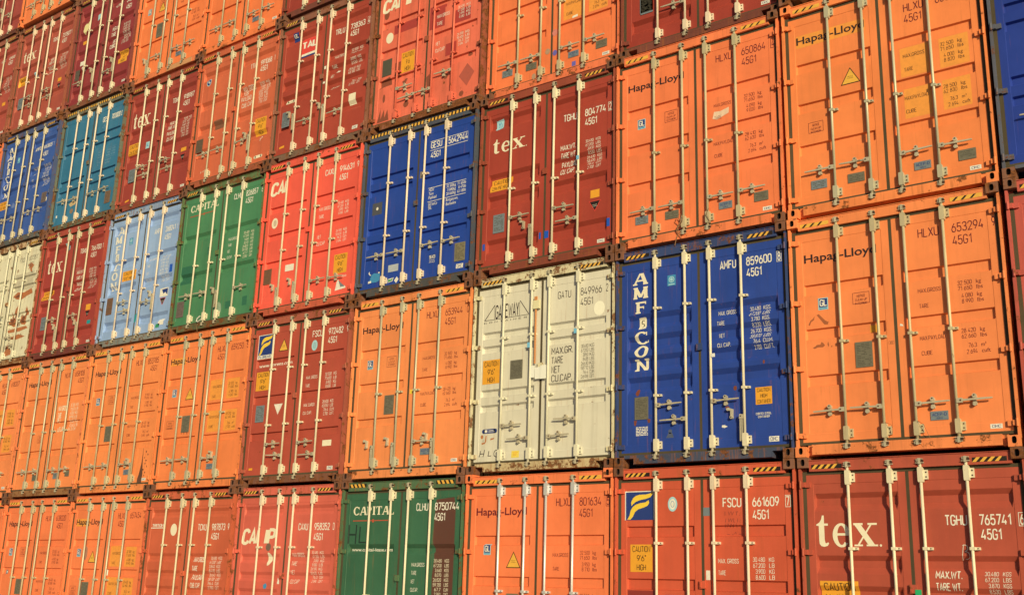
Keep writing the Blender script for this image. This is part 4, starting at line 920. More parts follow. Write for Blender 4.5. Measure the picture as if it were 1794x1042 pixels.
add(7, 1, st='flat', kind='HL', rgb=(248, 142, 76), rust=.06, frgb=(236, 134, 80), frust=.42, gear=GH, dy=.010,
    label='orange container marked 658108 with pale faded lettering and a grimy brown sill',
    prints=HL('658108', '', plain=True, glon=False, rect=(-.42, 1.11, -.25, 1.27), pl=None, acep=False, mk=False, sx=.80)
      + [rows("weight_table", [("MAX GROSS", .22, 1.74, .53), ("TARE", .23, 1.60, .36), ("NET", .23, 1.50, .35), ("CU. CAP.", .29, 1.31, .52)], CREAM, .09, bold=.03),
         rows("weight_figures", [it for i, (a, b) in enumerate((("32.500", "KG"), ("71.650", "LB"), ("4.080", "KG"), ("8.990", "LB"), ("28.420", "KG"), ("62.660", "LB"), ("76.3", "CUM"))) for it in ((a, .66, 1.80 - i * .082, .82), (b, .85, 1.80 - i * .082, .94))], CREAM, .062, bold=.03),
         dataplate(-.42, .335, -.23, .455, STEEL), dataplate(.36, .35, .50, .47, STEELB), dataplate(.78, .385, .93, .50, STEEL)],
    extra=[blocks("grimy_board", [(-.94, .94, .0255, .0305, .024, .098)], paint("sill_grime", (150, 104, 62), .9, .6, .6, .2))])
add(8, 1, st='flat', kind='HL', rgb=(248, 142, 78), rust=.04, gear=GH, dy=.016,
    label='orange container at the left edge directly under the rusty cream one, left door cut off', prints=HL('618337', '', yellow=1, mat=MAROON, sx=.318, tri=False))
# ---- third row
add(-1, 2, st='pair', rgb=(38, 62, 138), rust=.08, frgb=(92, 92, 96), frust=.35, gear=[(-1, .69)] * 2 + [(1, .7)] * 2, dy=-.03,
    label='royal blue container cut by the right edge of the picture, upper right', prints=())
add(0, 2, st='flat', kind='HL', rgb=(248, 138, 72), rust=.06, frust=.25, gear=[(-1, .575), (-1, .575), (1, .560), (1, .560)], dy=-.026, dx=0, castpaint=((-1, 1), (1, 0), (1, 1), (-1, 0)), castm=1,
    label='large orange container at the top right with a yellow triangle and four bright yellow patches',
    prints=HL('653066', '', yellow=2, tri=True, glon=False, rect=(-.945, 1.095, -.755, 1.235), pl=None, tags=True, wz=1.8, sx=.298, z=2.378, w1=('32 500', '71 650', '4 000', '8 820'), w2=('28 500', '62 830', '76.3', '2 694')))
add(1, 2, st='flat', kind='HL', rgb=(248, 130, 74), rust=.04, gear=GH, dy=.003,
    label='orange container marked 650864 directly above the deep blue one with vertical letters',
    prints=HL('650864', '4', True, glz=1.738, rect=(-.480, 1.740, -.284, 1.900), pl=None, tags=True, w1=('32 500', '71 650', '4 090', '9 020'), w2=('28 410', '62 630', '76.3', '2 694'))
      + [("torn_label", 1, [(PG([(.235, 1.62), (.30, 1.595), (.47, 1.655), (.475, 1.735), (.35, 1.705), (.26, 1.715)]), print_mat("torn_paper", (244, 206, 160), .3))])],
    extra=[rope("tangled_cord", [(-.23, .0, .36), (-.255, .0, .31), (-.20, -.006, .26), (-.24, -.010, .20), (-.275, 0, .15), (-.25, .01, .09), (-.29, .02, .02), (-.31, .02, -.06)], SEAL, .0055),
           rope("tangled_cord", [(-.21, -.004, .35), (-.17, -.01, .31), (-.185, -.006, .24), (-.255, -.01, .16), (-.225, 0, .08), (-.205, .015, .03)], SEAL, .0045), rope("tangled_cord", [(.20, 0, .36), (.165, -.006, .28), (.20, 0, .2), (.24, .01, .12)], SEAL, .0035)])
add(2, 2, st='wav5', rgb=(172, 68, 48), rust=.06, frgb=(156, 74, 50), frust=.35, gear=[(1, .845), ('h', .672), (1, .840), (-1, .628)], clamps=(1.310,), dy=.026,
    label='brick red container marked 804774 with bits of blue tape, above the cream white one',
    prints=TEX('804774', '2', z=2.168, boxed=True, logo=(-.972, 1.955, .645, .225), wz=1.722, x=(.338, .568, .706, 1.058, 1.118), wx=(.288, .722))
      + [("washed_sticker", -1, [(PG([(-.945, 2.50), (-.80, 2.515), (-.815, 2.36), (-.90, 2.335), (-.94, 2.345)]), PALEB), (T("Y)", -.915, 2.38, .09, -.84), SKYB)]),
         ("blue_tape", -1, [(join(Q(-1.105, .43, -1.06, .53), Q(-.065, .435, -.03, .535)), BLUET)]), ("blue_tape", 1, [(join(Q(.032, .43, .105, .54), Q(1.068, .42, 1.14, .54)), BLUET)])],
    extra=[blocks("tape_piece", [(.583, .625, .010, .0165, 1.50, 1.56)], paint("blue_tape_piece", (124, 190, 214), .5, 0, 0, 0, bump=0))])
add(3, 2, st='pair', rgb=(40, 72, 146), rust=.05, frgb=(84, 88, 92), frust=.42, gear=[(-1, .692), (-1, .690), (1, .700), (1, .702)], clamps=(1.921, 1.014), dy=.008, stripe='full',
    label='blue container marked 564294 with torn stickers, hazard stripe along its whole top',
    prints=[("owner_code", 1, [(join(T("GESU", .232, 2.345, .098, .468, bold=.02)), WHITE)]), ("serial_number", 1, [(T("564294", .600, 2.345, .098, .925, bold=.02), WHITE)]),
            ("check_digit", 1, [(join(T("4", .940, 2.345, .098, .990, bold=.02), Q(.930, 2.333, .934, 2.452), Q(.996, 2.333, 1.0, 2.452)), WHITE)]),
            ("size_code", 1, [(T("45G1", .236, 2.178, .095, .440, bold=.02), WHITE)]),
            ("marking_lines", 1, [(join(Q(.222, 2.458, 1.0, 2.466), Q(.222, 2.302, 1.0, 2.310), Q(.225, 1.658, 1.0, 1.666), Q(.218, 1.430, 1.0, 1.438)), WHITE)]),
            rows("weight_table", [("MGW", .238, 1.604, .345), ("Tare", .238, 1.540, .335), ("Payload", .236, 1.476, .400), ("GE SeaCo", .236, 1.364, .420), ("SRL", .239, 1.302, .310)], WHITE, .050, bold=.02),
            rows("weight_figures", [("32 500kg", .603, 1.596, .795), ("71 650lb", .830, 1.596, 1.0), ("3 840kg", .625, 1.532, .795), ("8 470lb", .850, 1.532, 1.0), ("28 660kg", .603, 1.468, .795), ("63 180lb", .830, 1.468, 1.0), ("Bridgetown,", .605, 1.368, .850), ("Barbados", .607, 1.300, .810)], WHITE, .052, bold=.02),
            ("worn_spot", -1, [(Q(-.998, 1.428, -.778, 1.640), print_mat("tar_patch", (84, 84, 84), .5)), (EL(-.885, 1.535, .024, .028, 12), WHITE)]),
            dataplate(.832, .346, 1.040, .640, print_mat("brass_plate", (136, 124, 88), .4)), maker(.872, .231, .138, .070), ("company_label", 1, [(join(Q(.306, .470, .447, .540)), NAVY), (join(T("SEACO", .315, .480, .045, .438, bold=.03), T("PREFERRED", .32, .44, .016, .43), T("CONTAINERS", .315, .41, .016, .435)), WHITE)]),
            ("washed_sticker", -1, [(PG([(-.960, .300), (-.90, .27), (-.80, .262), (-.735, .290), (-.728, .40), (-.86, .425), (-.92, .40)]), SKYB), (join(PG([(-.988, .43), (-.97, .47), (-.955, .42), (-.925, .40), (-.95, .395)]), PG([(-.985, .262), (-.915, .268), (-.92, .305), (-.985, .300)]), EL(-.755, .42, .018, .014, 8)), WHITE)]),
            ("paper_scrap", -1, [(Q(-.555, .390, -.335, .508), print_mat("grey_paper", (186, 188, 176), .2))]),
            ("green_label", -1, [(PG([(-.545, .215), (-.44, .23), (-.42, .29), (-.55, .275)]), WHITE), (PG([(-.535, .225), (-.45, .24), (-.435, .285), (-.48, .262), (-.54, .27)]), GREENS)]),
            ("white_diamond", -1, [(PG([(-.405, .235), (-.360, .185), (-.310, .245), (-.355, .295)]), WHITE)]),
            ("worn_spot", 1, [(Q(.028, 1.87, .10, 1.985), print_mat("bare_steel", (140, 124, 100), .4))])])
add(4, 2, st='cai', rgb=(246, 98, 72), rust=.03, frust=.33, gear=[('h', .50), ('h', .545), (1, .495), (1, .485)], clamps=(1.850, 1.180), dy=-.018,
    label='bright coral red container marked 914631 between the bright green and the blue ones',
    prints=CAI('914631', '9', 2.385, 2.290, lx=-1.125, gap=0) + [("round_badge", -1, [(EL(-.938, 1.740, .080, .100, 24), CREAM), (EL(-.932, 1.740, .042, .060, 16), print_mat("badge_ring", (214, 190, 150), .2))]),
      ("paper_scrap", -1, [(Q(-.557, .782, -.335, .900), WHITE)]), dataplate(-1.10, .612, -.900, .892, print_mat("brown_plate", (132, 90, 60), .4)), caution(.663, .545, .975, .885),
      ("torn_label", 1, [(PG([(.735, .25), (.985, .27), (.965, .31), (.86, .345), (.80, .44), (.765, .40)]), WHITE), (PG([(.86, .30), (.96, .30), (.87, .37), (.80, .43)]), STEELB)]), ("small_note", 1, [(T("TREAD", .86, .47, .03, .98), WHITE)])])
add(5, 2, st='cap', rgb=(78, 134, 86), rust=.12, grime=.35, frgb=(98, 118, 70), frust=.55, gear=[(-1, .711), (-1, .717), ('h', .700), (1, .680)], clamps=(1.290,), dy=-.018, stripes=((-1.062, -.705),),
    label='bright green container marked 826857 with a dark painted square, left of the coral red one',
    prints=CAPI('826857', '8', 2.450, 2.420, lh=.135, wz=1.640) + [("paint_patch", -1, [(Q(-1.056, .975, -.650, 1.330), print_mat("darker_green", (50, 110, 76), .2))]), ("paint_patch", -1, [(Q(-.33, 1.47, -.22, 1.62), print_mat("darker_green", (50, 110, 76), .2))]),
      dataplate(-1.071, .335, -.860, .641, print_mat("purple_plate", (120, 100, 88), .4)), ("white_tag", -1, [(Q(-.90, .375, -.865, .475), WHITE)]),
      ("washed_sticker", 1, [(EL(.16, .35, .10, .14, 14), print_mat("pale_scuff", (150, 170, 132), .6))]), ("paint_patch", 1, [(join(Q(.36, .33, .50, .47), Q(.83, .33, .96, .50)), print_mat("darker_green", (50, 110, 76), .2))])],
    extra=[rope("tangled_cord", [(-.23, .0, .26), (-.30, -.006, .22), (-.33, .0, .17), (-.27, -.005, .15), (-.20, 0, .19)], paint("white_cord", (232, 222, 190), .7, 0, .2, .05), .012),
           rope("tangled_cord", [(-.26, .0, .15), (-.31, .01, .06), (-.30, .02, -.02), (-.285, .02, -.05)], SEAL, .005)])
add(6, 2, st='lam', rgb=(152, 176, 200), rust=.08, grime=.45, frgb=(150, 168, 182), frust=.42, gear=[(1, .895), (-1, .70), (1, .80), ('h', .93)], clamps=(1.80, 1.10), dy=0,
    label='pale blue container marked 268241 with a vertical column of white letters',
    prints=AMF('268241', '1', (2.405, 2.205, 2.000, 1.815, 1.622, 1.425, 1.215), -.960, .225, .165, False, 2.200, 1.66, idx=(.372, .600, .722, 1.045, 1.100), dz=.170, stk=(-.470, 2.12),
               cau=caution(-.560, 1.350, -.100, 1.560, ("CAUTION", "9'6\" HIGH")), col=WHITE)
      + [dataplate(-.990, .704, -.790, 1.055, print_mat("brown_plate", (132, 90, 60), .4)), ("company_label", 1, [(Q(.785, .845, 1.045, 1.015), WHITE), (PG([(.84, .99), (1.03, 1.0), (1.03, .86), (.96, .93), (.90, .90)]), NAVY)]),
         warn_tri(.895, .672, .190, .150, inner=BLK, rim=REDS, down=True, side=1), ("paper_scrap", 1, [(join(Q(.83, .28, 1.0, .40)), WHITE)]), ("green_label", 1, [(Q(.76, .235, .88, .31), GREENS)]), ("blue_tape", 1, [(Q(1.0, 1.32, 1.09, 1.48), BLUET)]), ("teal_scrap", 1, [(PG([(.03, .42), (.09, .45), (.10, .62), (.04, .58)]), TEALP)])])
add(7, 2, st='wav5', rgb=(170, 66, 52), rust=.07, frgb=(176, 76, 56), frust=.38, gear=[(1, .845), ('h', .66), (1, .840), ('h', .67)], clamps=(1.310,), dy=.004,
    label='dark red container marked 766700 between the rusty cream and the pale blue ones',
    prints=TEX('766700', '1', z=2.215, logo=(-.955, 1.935, .590, .300), wz=1.760, x=(.262, .490, .672, 1.035, 1.088), caut=(-1.040, 1.345, -.640, 1.550), wx=(.232, .700), glm=(-.37, 2.40), org=(.755, .905, .925, 1.03), tri=(.835, .735)) if False else
      TEX('766700', '1', z=2.215, logo=(-.955, 1.935, .590, .300), wz=1.760, x=(.262, .490, .672, 1.035, 1.088), caut=(-1.040, 1.345, -.640, 1.550), wx=(.232, .700), glm=(-.37, 2.40), org=(.755, .905, .925, 1.03), tri=(.835, .735))
      + [("green_label", 1, [(Q(.86, .60, .99, .68), TEALP)]), ("old_marks", 1, [(join(T("N", .20, 1.98, .08, .26), T("SYG L", .19, 1.84, .07, .40)), print_mat("faded_white", (196, 140, 116), .6))])])
add(8, 2, st='cream', rgb=(230, 218, 172), rust=.36, grime=.6, fade=.05, frgb=(214, 178, 126), frust=.72, gear=[(1, .66), (-1, .46), (1, .66), (-1, .46)], clamps=(1.93, 1.05), dy=-.005,
    bar=paint("cream_bar", (230, 218, 174), .5, .25, .3, .05, spec=.4, bump=.05),
    label='very rusty cream container at the left edge of the picture',
    prints=ident("FSCU", "607351", "", 2.40, print_mat("faded_black", (110, 100, 84), .6), bold=0)
      + [("worn_spot", 1, [(Q(.20, 1.72, .98, 2.12), print_mat("grey_wash", (204, 190, 150), .4))]),
         ("rust_patches", 1, [(join(PG([(.66, 2.30), (.80, 2.34), (.93, 2.26), (.86, 2.19), (.90, 2.08), (.80, 2.14), (.76, 2.22), (.70, 2.18), (.73, 2.26)]), PG([(.22, 1.62), (.40, 1.70), (.66, 1.66), (.96, 1.72), (1.04, 1.60), (.80, 1.56), (.60, 1.50), (.36, 1.54)]),
             PG([(.20, .98), (.30, 1.25), (.34, 1.02), (.42, 1.30), (.52, 1.40), (.50, 1.10), (.58, .94), (.38, .90)]), PG([(.66, .94), (.72, 1.15), (.78, 1.05), (.88, 1.32), (.95, 1.22), (.92, 1.0), (.84, .90)]),
             PG([(.20, .84), (.96, .86), (1.04, .80), (.70, .76), (.24, .77)]), PG([(.22, .64), (.70, .70), (.98, .62), (.60, .58)]), PG([(.18, .30), (.30, .52), (.46, .36), (.52, .26), (.28, .24)])), print_mat("rust_patch", (190, 112, 62), .6)),
             (join(PG([(.24, 1.02), (.30, 1.16), (.36, 1.06), (.44, 1.22), (.47, 1.10), (.40, .98)]), PG([(.70, .99), (.76, 1.08), (.86, 1.20), (.88, 1.04), (.80, .95)]), PG([(.30, 1.60), (.46, 1.64), (.60, 1.60), (.42, 1.56)]), EL(.26, .42, .04, .05, 9)), print_mat("rust_dark", (130, 70, 40), .5))])])
# ---- fourth row
add(9, 3, st='flat', kind='HL', rgb=(246, 130, 74), gear=GH, dy=-.03, label='orange container showing as a thin strip on the left edge beside the blue one', prints=())
add(8, 3, st='wavb', rgb=(60, 92, 152), rust=.07, grime=.3, frgb=(80, 92, 120), frust=.45, gear=[(-1, .688), (-1, .672), (1, .694), (1, .694)], clamps=(1.93, 1.05), dy=-.027,
    label='mid blue container near the left edge with vertical white letters, above the rusty cream one',
    prints=AMF('653005', '1', (2.425, 2.250, 2.060, 1.880, 1.690, 1.500, 1.290), -1.030, .220, .155, False, 2.225, 1.755, idx=(.222, .450, .580, .925, .985), dz=.19, stk=(-.55, 2.10), cau=caution(-1.06, .99, -.74, 1.20, ("CAUTION", "9'6\" HIGH")), col=WHITE)
      + [dataplate(.80, .84, 1.0, 1.09, print_mat("purple_plate", (120, 100, 88), .4)), ("white_tag", 1, [(Q(.99, .86, 1.03, .95), WHITE)]), ("worn_spot", -1, [(PG([(-.52, .98), (-.36, .96), (-.38, 1.05), (-.46, 1.10)]), print_mat("pale_blue_scuff", (110, 130, 170), .4))])])
add(7, 3, st='pair', rgb=(58, 120, 142), rust=.14, grime=.5, frgb=(112, 116, 92), frust=.58, gear=[(-1, .697), (-1, .680), (1, .668), (1, .685)], clamps=(1.921, 1.014), dy=.035, stripe='full',
    label='teal container with a hazard stripe along its whole top, in the left part',
    prints=[("owner_code", 1, [(T("GESU", .36, 2.340, .105, .60, bold=.03), WHITE)]), ("serial_number", 1, [(T("703000", .70, 2.340, .105, 1.02, bold=.03), WHITE)]), ("check_digit", 1, [(T("0", 1.045, 2.34, .105, 1.085, bold=.03), WHITE)]),
            ("size_code", 1, [(T("45G1", .37, 2.178, .095, .56, bold=-.01), print_mat("faded_pale", (130, 166, 176), .4))]),
            ("marking_lines", 1, [(join(Q(.34, 2.300, 1.0, 2.304), Q(.34, 1.658, 1.02, 1.662), Q(.34, 1.43, 1.02, 1.434)), print_mat("faded_pale", (130, 166, 176), .4))]),
            rows("weight_table", [("MGW", .36, 1.60, .46), ("Tare", .36, 1.54, .45), ("Payload", .36, 1.48, .50), ("GE SeaCo", .36, 1.364, .52), ("SRL", .36, 1.302, .42)], print_mat("faded_pale", (130, 166, 176), .4), .040, bold=0),
            rows("weight_figures", [("32 500kg", .66, 1.596, .82), ("71 650lb", .85, 1.596, 1.0), ("3 840kg", .68, 1.532, .82), ("8 470lb", .87, 1.532, 1.0), ("28 660kg", .66, 1.468, .82), ("63 180lb", .85, 1.468, 1.0), ("Bridgetown,", .66, 1.368, .88), ("Barbados", .66, 1.300, .84)], print_mat("faded_pale", (130, 166, 176), .4), .042, bold=0),
            ("worn_spot", -1, [(PG([(-.56, .60), (-.48, .53), (-.30, .56), (-.27, .63), (-.36, .62), (-.44, .66)]), print_mat("bare_primer", (206, 176, 120), .3)), (EL(-.42, .42, .07, .06, 9), print_mat("rust_light2", (150, 120, 90), .5))]),
            dataplate(.84, .345, 1.04, .62, print_mat("brown_plate", (132, 100, 72), .4)), ("white_tag", -1, [(Q(-1.02, .36, -.97, .42), WHITE)])])
add(6, 3, st='ttn', rgb=(166, 68, 52), rust=.06, frgb=(170, 82, 58), frust=.40, gear=[(1, .915), (-1, .725), (1, .905), (-1, .71)], clamps=(1.90, .99), dy=.058,
    label='dark red container marked 918987, right of the teal one',
    prints=TEX('918987', '', z=2.168, logo=(-.985, 1.905, .620, .330), wz=1.705, x=(.352, .570, .715, 1.055, 1.1), caut=(-1.035, 1.300, -.640, 1.545), wx=(.275, .735), glm=(-.43, 1.335), org=(.82, .985, .99, 1.065), tri=(.895, .77))
      + [("orange_label", -1, [(PG([(-.93, .23), (-.80, .25), (-.80, .29), (-.93, .27)]), CAUT)])])
add(5, 3, st='ttn', rgb=(214, 106, 66), rust=.12, frust=.42, grime=.35, gear=[(-1, .690), (-1, .703), (1, .698), ('h', .78)], clamps=(1.930, 1.0), dy=0,
    label='orange brown container marked 991068 with a small round badge, above the bright green one',
    prints=[("round_badge", -1, [(EL(-.848, 2.272, .070, .085, 20), PALEB), (EL(-.848, 2.272, .055, .068, 18), NAVY), (join(T("c", -.875, 2.26, .05, -.84, bold=.04), EL(-.83, 2.26, .02, .02, 10)), WHITE)])]
      + ident("TTNU", "991068", "1", 2.205, WHITE, bold=.016, x=(.425, .625, .715, 1.035, 1.105), dz=.135)
      + [rows("weight_table", [("MAX. GROSS", .245, 1.768, .590), ("TARE", .238, 1.670, .390), ("PAYLOAD", .232, 1.552, .530), ("CUB. CAP.", .262, 1.422, .580)], WHITE, .085, bold=.005),
         rows("weight_figures", [it for i, (a, b) in enumerate((("32.500", "KG"), ("71.650", "LB"), ("4.000", "KG"), ("8.820", "LB"), ("28.500", "KG"), ("62.830", "LB"), ("76.4", "CUM"), ("2.700", "CUF"))) for it in ((a, .72 + .005 * i, 1.80 - i * .057, .86), (b, .90, 1.80 - i * .057, 1.0))], WHITE, .046, bold=0),
         caution(.722, .73, 1.035, 1.080), ("old_marks", 1, [(T("9", .88, .60, .10, .93, bold=0), WHITE)]), ("worn_spot", -1, [(Q(-.556, 1.165, -.290, 1.360), print_mat("brown_smudge", (140, 88, 58), .6))]),
         dataplate(-1.04, .78, -.83, 1.054, print_mat("dull_plate", (112, 90, 66), .4)), ("paper_scrap", 1, [(join(Q(.80, .26, .98, .32), EL(.80, .29, .03, .03, 10), EL(.98, .29, .03, .03, 10)), CREAM)]),
         ("chalk_marks", -1, [(join(*[PG([(-.82 + .07 * i, .31 + .008 * i), (-.78 + .07 * i, .34 + .008 * i), (-.80 + .07 * i, .35 + .008 * i)]) for i in range(4)]), CREAM)])],
    extra=[blocks("broken_bracket", [(.545, .583, .02, .055, .55, .84)], paint("bent_steel", (130, 84, 60), .7, .5, .4, .1)),
           rope("shackle_ring", [(-.17, .0, .13), (-.20, -.01, .09), (-.19, -.01, .03), (-.155, -.01, .03), (-.145, -.01, .09), (-.17, .0, .13)], GEAR, .009), rope("shackle_ring", [(.165, .0, .13), (.13, -.01, .09), (.14, -.01, .03), (.18, -.01, .03), (.19, -.01, .09), (.165, .0, .13)], GEAR, .009)])
add(4, 3, st='tal', rgb=(176, 72, 50), rust=.06, frgb=(150, 96, 70), frust=.50, gear=[('h', .885), (-1, .684), ('h', .870), (-1, .674)], clamps=(1.930, 1.020), dy=-.014,
    label='brick red container marked 738363 with a bright red square sign on its left door',
    prints=[("class_sticker", -1, [(Q(-.890, 2.420, -.745, 2.590), NAVY), (T("GL", -.870, 2.500, .060, -.765, bold=.03), WHITE)]),
            ("brand_logo", -1, [(Q(-.615, 2.010, -.205, 2.405), REDS), (Q(-.615, 2.010, -.205, 2.075), WHITE), (Q(-.615, 2.000, -.205, 2.030), NAVY), (T("TAL", -.595, 2.185, .115, -.225, bold=.05), WHITE)])]
      + ident("TRLU", "738363", "4", 2.210, WHITE, bold=.018, boxed=True, x=(.268, .500, .648, 1.005, 1.075), dz=.140)
      + [rows("weight_table", [("MAX.GROSS", .245, 1.764, .530), ("TARE", .224, 1.566, .350), ("NET", .216, 1.372, .300, .2), ("CU. CAP.", .237, 1.149, .440, .2)], WHITE, .050, bold=.016),
         rows("weight_figures", [("32.500", .665, 1.792, .83), ("KGS.", .87, 1.792, .96), ("71.650", .665, 1.722, .83), ("LBS.", .87, 1.722, .96), ("3.880", .69, 1.60, .83), ("KGS.", .87, 1.60, .96), ("8.550", .69, 1.53, .83), ("LBS.", .87, 1.53, .96), ("28.620", .665, 1.40, .83, .25), ("KGS", .87, 1.40, .96, .25), ("63.100", .665, 1.335, .83), ("LBS.", .87, 1.335, .96), ("76.4", .73, 1.17, .84), ("CUM", .88, 1.17, .97), ("2.700", .69, 1.105, .84, .25), ("CUFT", .88, 1.105, .97, .25)], WHITE, .050, bold=.014),
         ("white_note", 1, [(Q(.722, .725, .892, .930), CREAM)]), ("oval_label", -1, [(join(Q(-.935, 1.165, -.765, 1.240), EL(-.935, 1.2025, .035, .0375, 12), EL(-.765, 1.2025, .035, .0375, 12)), CREAM), (Q(-.92, 1.19, -.78, 1.215), print_mat("soft_ink", (206, 186, 140), .2))]),
         dataplate(-.995, .700, -.790, 1.000, STEELB), maker(.862, .232, .130, .065), ("orange_label", -1, [(PG([(-1.01, .29), (-.88, .30), (-.88, .345), (-1.01, .33)]), CAUT)]),
         ("paper_scrap", 1, [(join(PG([(.33, 1.46), (.43, 1.445), (.44, 1.48), (.36, 1.50)]), Q(.03, .845, .09, .875), Q(.03, 1.315, .085, 1.355), Q(.035, 1.60, .085, 1.66)), WHITE)])])
add(3, 3, st='cai2', rgb=(238, 116, 82), rust=.26, grime=.5, fade=.12, frgb=(160, 86, 60), frust=.7, gear=[(1, .693), (-1, .502), (-1, .502), (-1, .715)], bar=paint("painted_bar", (232, 112, 80), .5, .25, .3, .1, spec=.4, bump=.05),
    clamps=(1.93, 1.02), dy=.008,
    label='weathered salmon orange container with dark paint patches and a brown diamond mark',
    prints=[("paint_patch", -1, [(Q(-.770, 1.770, -.180, 1.960), print_mat("dark_red_patch2", (180, 64, 52), .3))]), ("paint_patch", 1, [(join(Q(.045, 1.60, .375, 2.02), Q(.56, 1.56, .93, 1.80), Q(.42, 1.02, .65, 1.24)), print_mat("dark_red_patch2", (180, 64, 52), .3))])]
      + CAI('914000', '', 2.385, 2.272, lx=-1.080, wz=1.775)[0:1] + CAI('928417', '', 2.385, 2.272, wz=1.775, dz=.16)[1:]
      + [("round_badge", -1, [(EL(-.868, 1.740, .084, .100, 24), CREAM)]), caution(-.560, .985, -.260, 1.360, ("CAUTION", "9 6", "HIGH")), dataplate(-.990, 1.032, -.775, 1.336, print_mat("dark_plate", (92, 88, 66), .4)),
         ("brown_diamond", 1, [(PG([(.735, .575), (.905, .370), (1.055, .580), (.905, .765)]), print_mat("diamond_brown", (190, 92, 68), .3))]),
         ("rust_patches", -1, [(join(EL(-.97, 2.21, .06, .09, 11), PG([(-1.04, .95), (-.80, 1.0), (-.78, .85), (-1.03, .82)]), EL(-.40, .39, .06, .06, 9), EL(-.46, .83, .05, .06, 9), PG([(-1.05, .19), (-.98, .45), (-.97, .25), (-.90, .42), (-.88, .26), (-.82, .40), (-.78, .20)]), EL(-.92, .62, .03, .08, 9), PG([(-.70, 1.22), (-.57, 1.22), (-.57, .95), (-.70, .93)])), print_mat("rust_brown", (148, 78, 50), .5))]),
         ("rust_patches", 1, [(join(EL(.45, .66, .05, .05, 9), PG([(.03, .75), (.10, .80), (.12, .58), (.05, .55)]), EL(.93, .93, .05, .03, 9), EL(.80, .26, .05, .05, 9)), print_mat("rust_brown", (148, 78, 50), .5))])])
add(2, 3, st='flat', kind='HL', rgb=(250, 130, 72), rust=.09, frgb=(236, 120, 72), frust=.34, gear=GH, dy=.040,
    label='orange container at the top centre, above the brick red one marked 804774',
    prints=HL('652118', '', yellow=1, pl=None, tags=True, glon=False)
      + [("paper_scrap", 1, [(PG([(.36, .985), (.46, .99), (.46, 1.03), (.37, 1.02)]), WHITE)]), ("paint_dabs", 1, [(join(Q(.37, .165 + .02, .44, .26), EL(.055, .50, .04, .05, 8)), print_mat("blue_dab", (112, 104, 170), .3)), (join(EL(.05, .84, .05, .06, 8),), print_mat("mauve_dab", (232, 136, 112), .4))]),
         ("paint_dabs", -1, [(EL(-.20, .225, .05, .05, 8), print_mat("blue_dab", (112, 104, 170), .3)), (join(EL(-.33, .215, .04, .05, 8), EL(-.08, .56, .05, .05, 8)), print_mat("grey_dab", (190, 150, 110), .4)), (EL(.45, .80, .001, .001, 5), YEL)])])
add(1, 3, st='wav5', rgb=(166, 64, 46), rust=.05, frgb=(134, 66, 48), frust=.30, gear=[(1, .86), (-1, .62), (1, .86), (-1, .62)], clamps=(1.31,), dy=.012,
    label='dark brick red container cut by the top edge, above the orange one marked 650864',
    prints=TEX('801553', '', logo=(-.972, 1.955, .645, .225)) + [dataplate(-.905, .640, -.705, .900, STEELB)])
add(0, 3, st='cream', rgb=(206, 186, 134), rust=.2, frgb=(176, 160, 120), gear=[(1, .66), (-1, .46), (1, .66), (-1, .46)], dy=-.03, label='pale container of which only a lower corner fitting shows at the top edge, upper right', prints=())
# ---- fifth and sixth row
add(4, 4, st='tal', rgb=(166, 66, 48), rust=.05, frgb=(140, 66, 48), frust=.3, gear=[('h', .885), (-1, .684), (1, .870), (-1, .674)], dy=-.025,
    label='dark red container cut by the top edge, above the brick red one marked 738363', prints=())
add(5, 4, st='flat', kind='HL', rgb=(250, 130, 70), rust=.03, gear=GH, dy=.007, label='orange container at the top edge, directly above the orange brown one marked 991068',
    prints=HL('650117', '', pl=None))
add(6, 4, st='flat', kind='HL', rgb=(250, 132, 70), rust=.04, frgb=(238, 130, 76), frust=.30, gear=[('h', .50), (-1, .525), (1, .52), (1, .52)], dy=.040,
    label='orange container at the top edge with a small yellow triangle, above the one marked 918987',
    prints=HL('654412', '', tri=True, glon=2, pl=(-.50, 1.0, -.29, 1.33), glz=1.66, mk=False),
    extra=[blocks("primer_board", [(.10, .94, .0255, .0305, .030, .136)], paint("primer_tan", (214, 152, 96), .8, .15, .3, .1))])
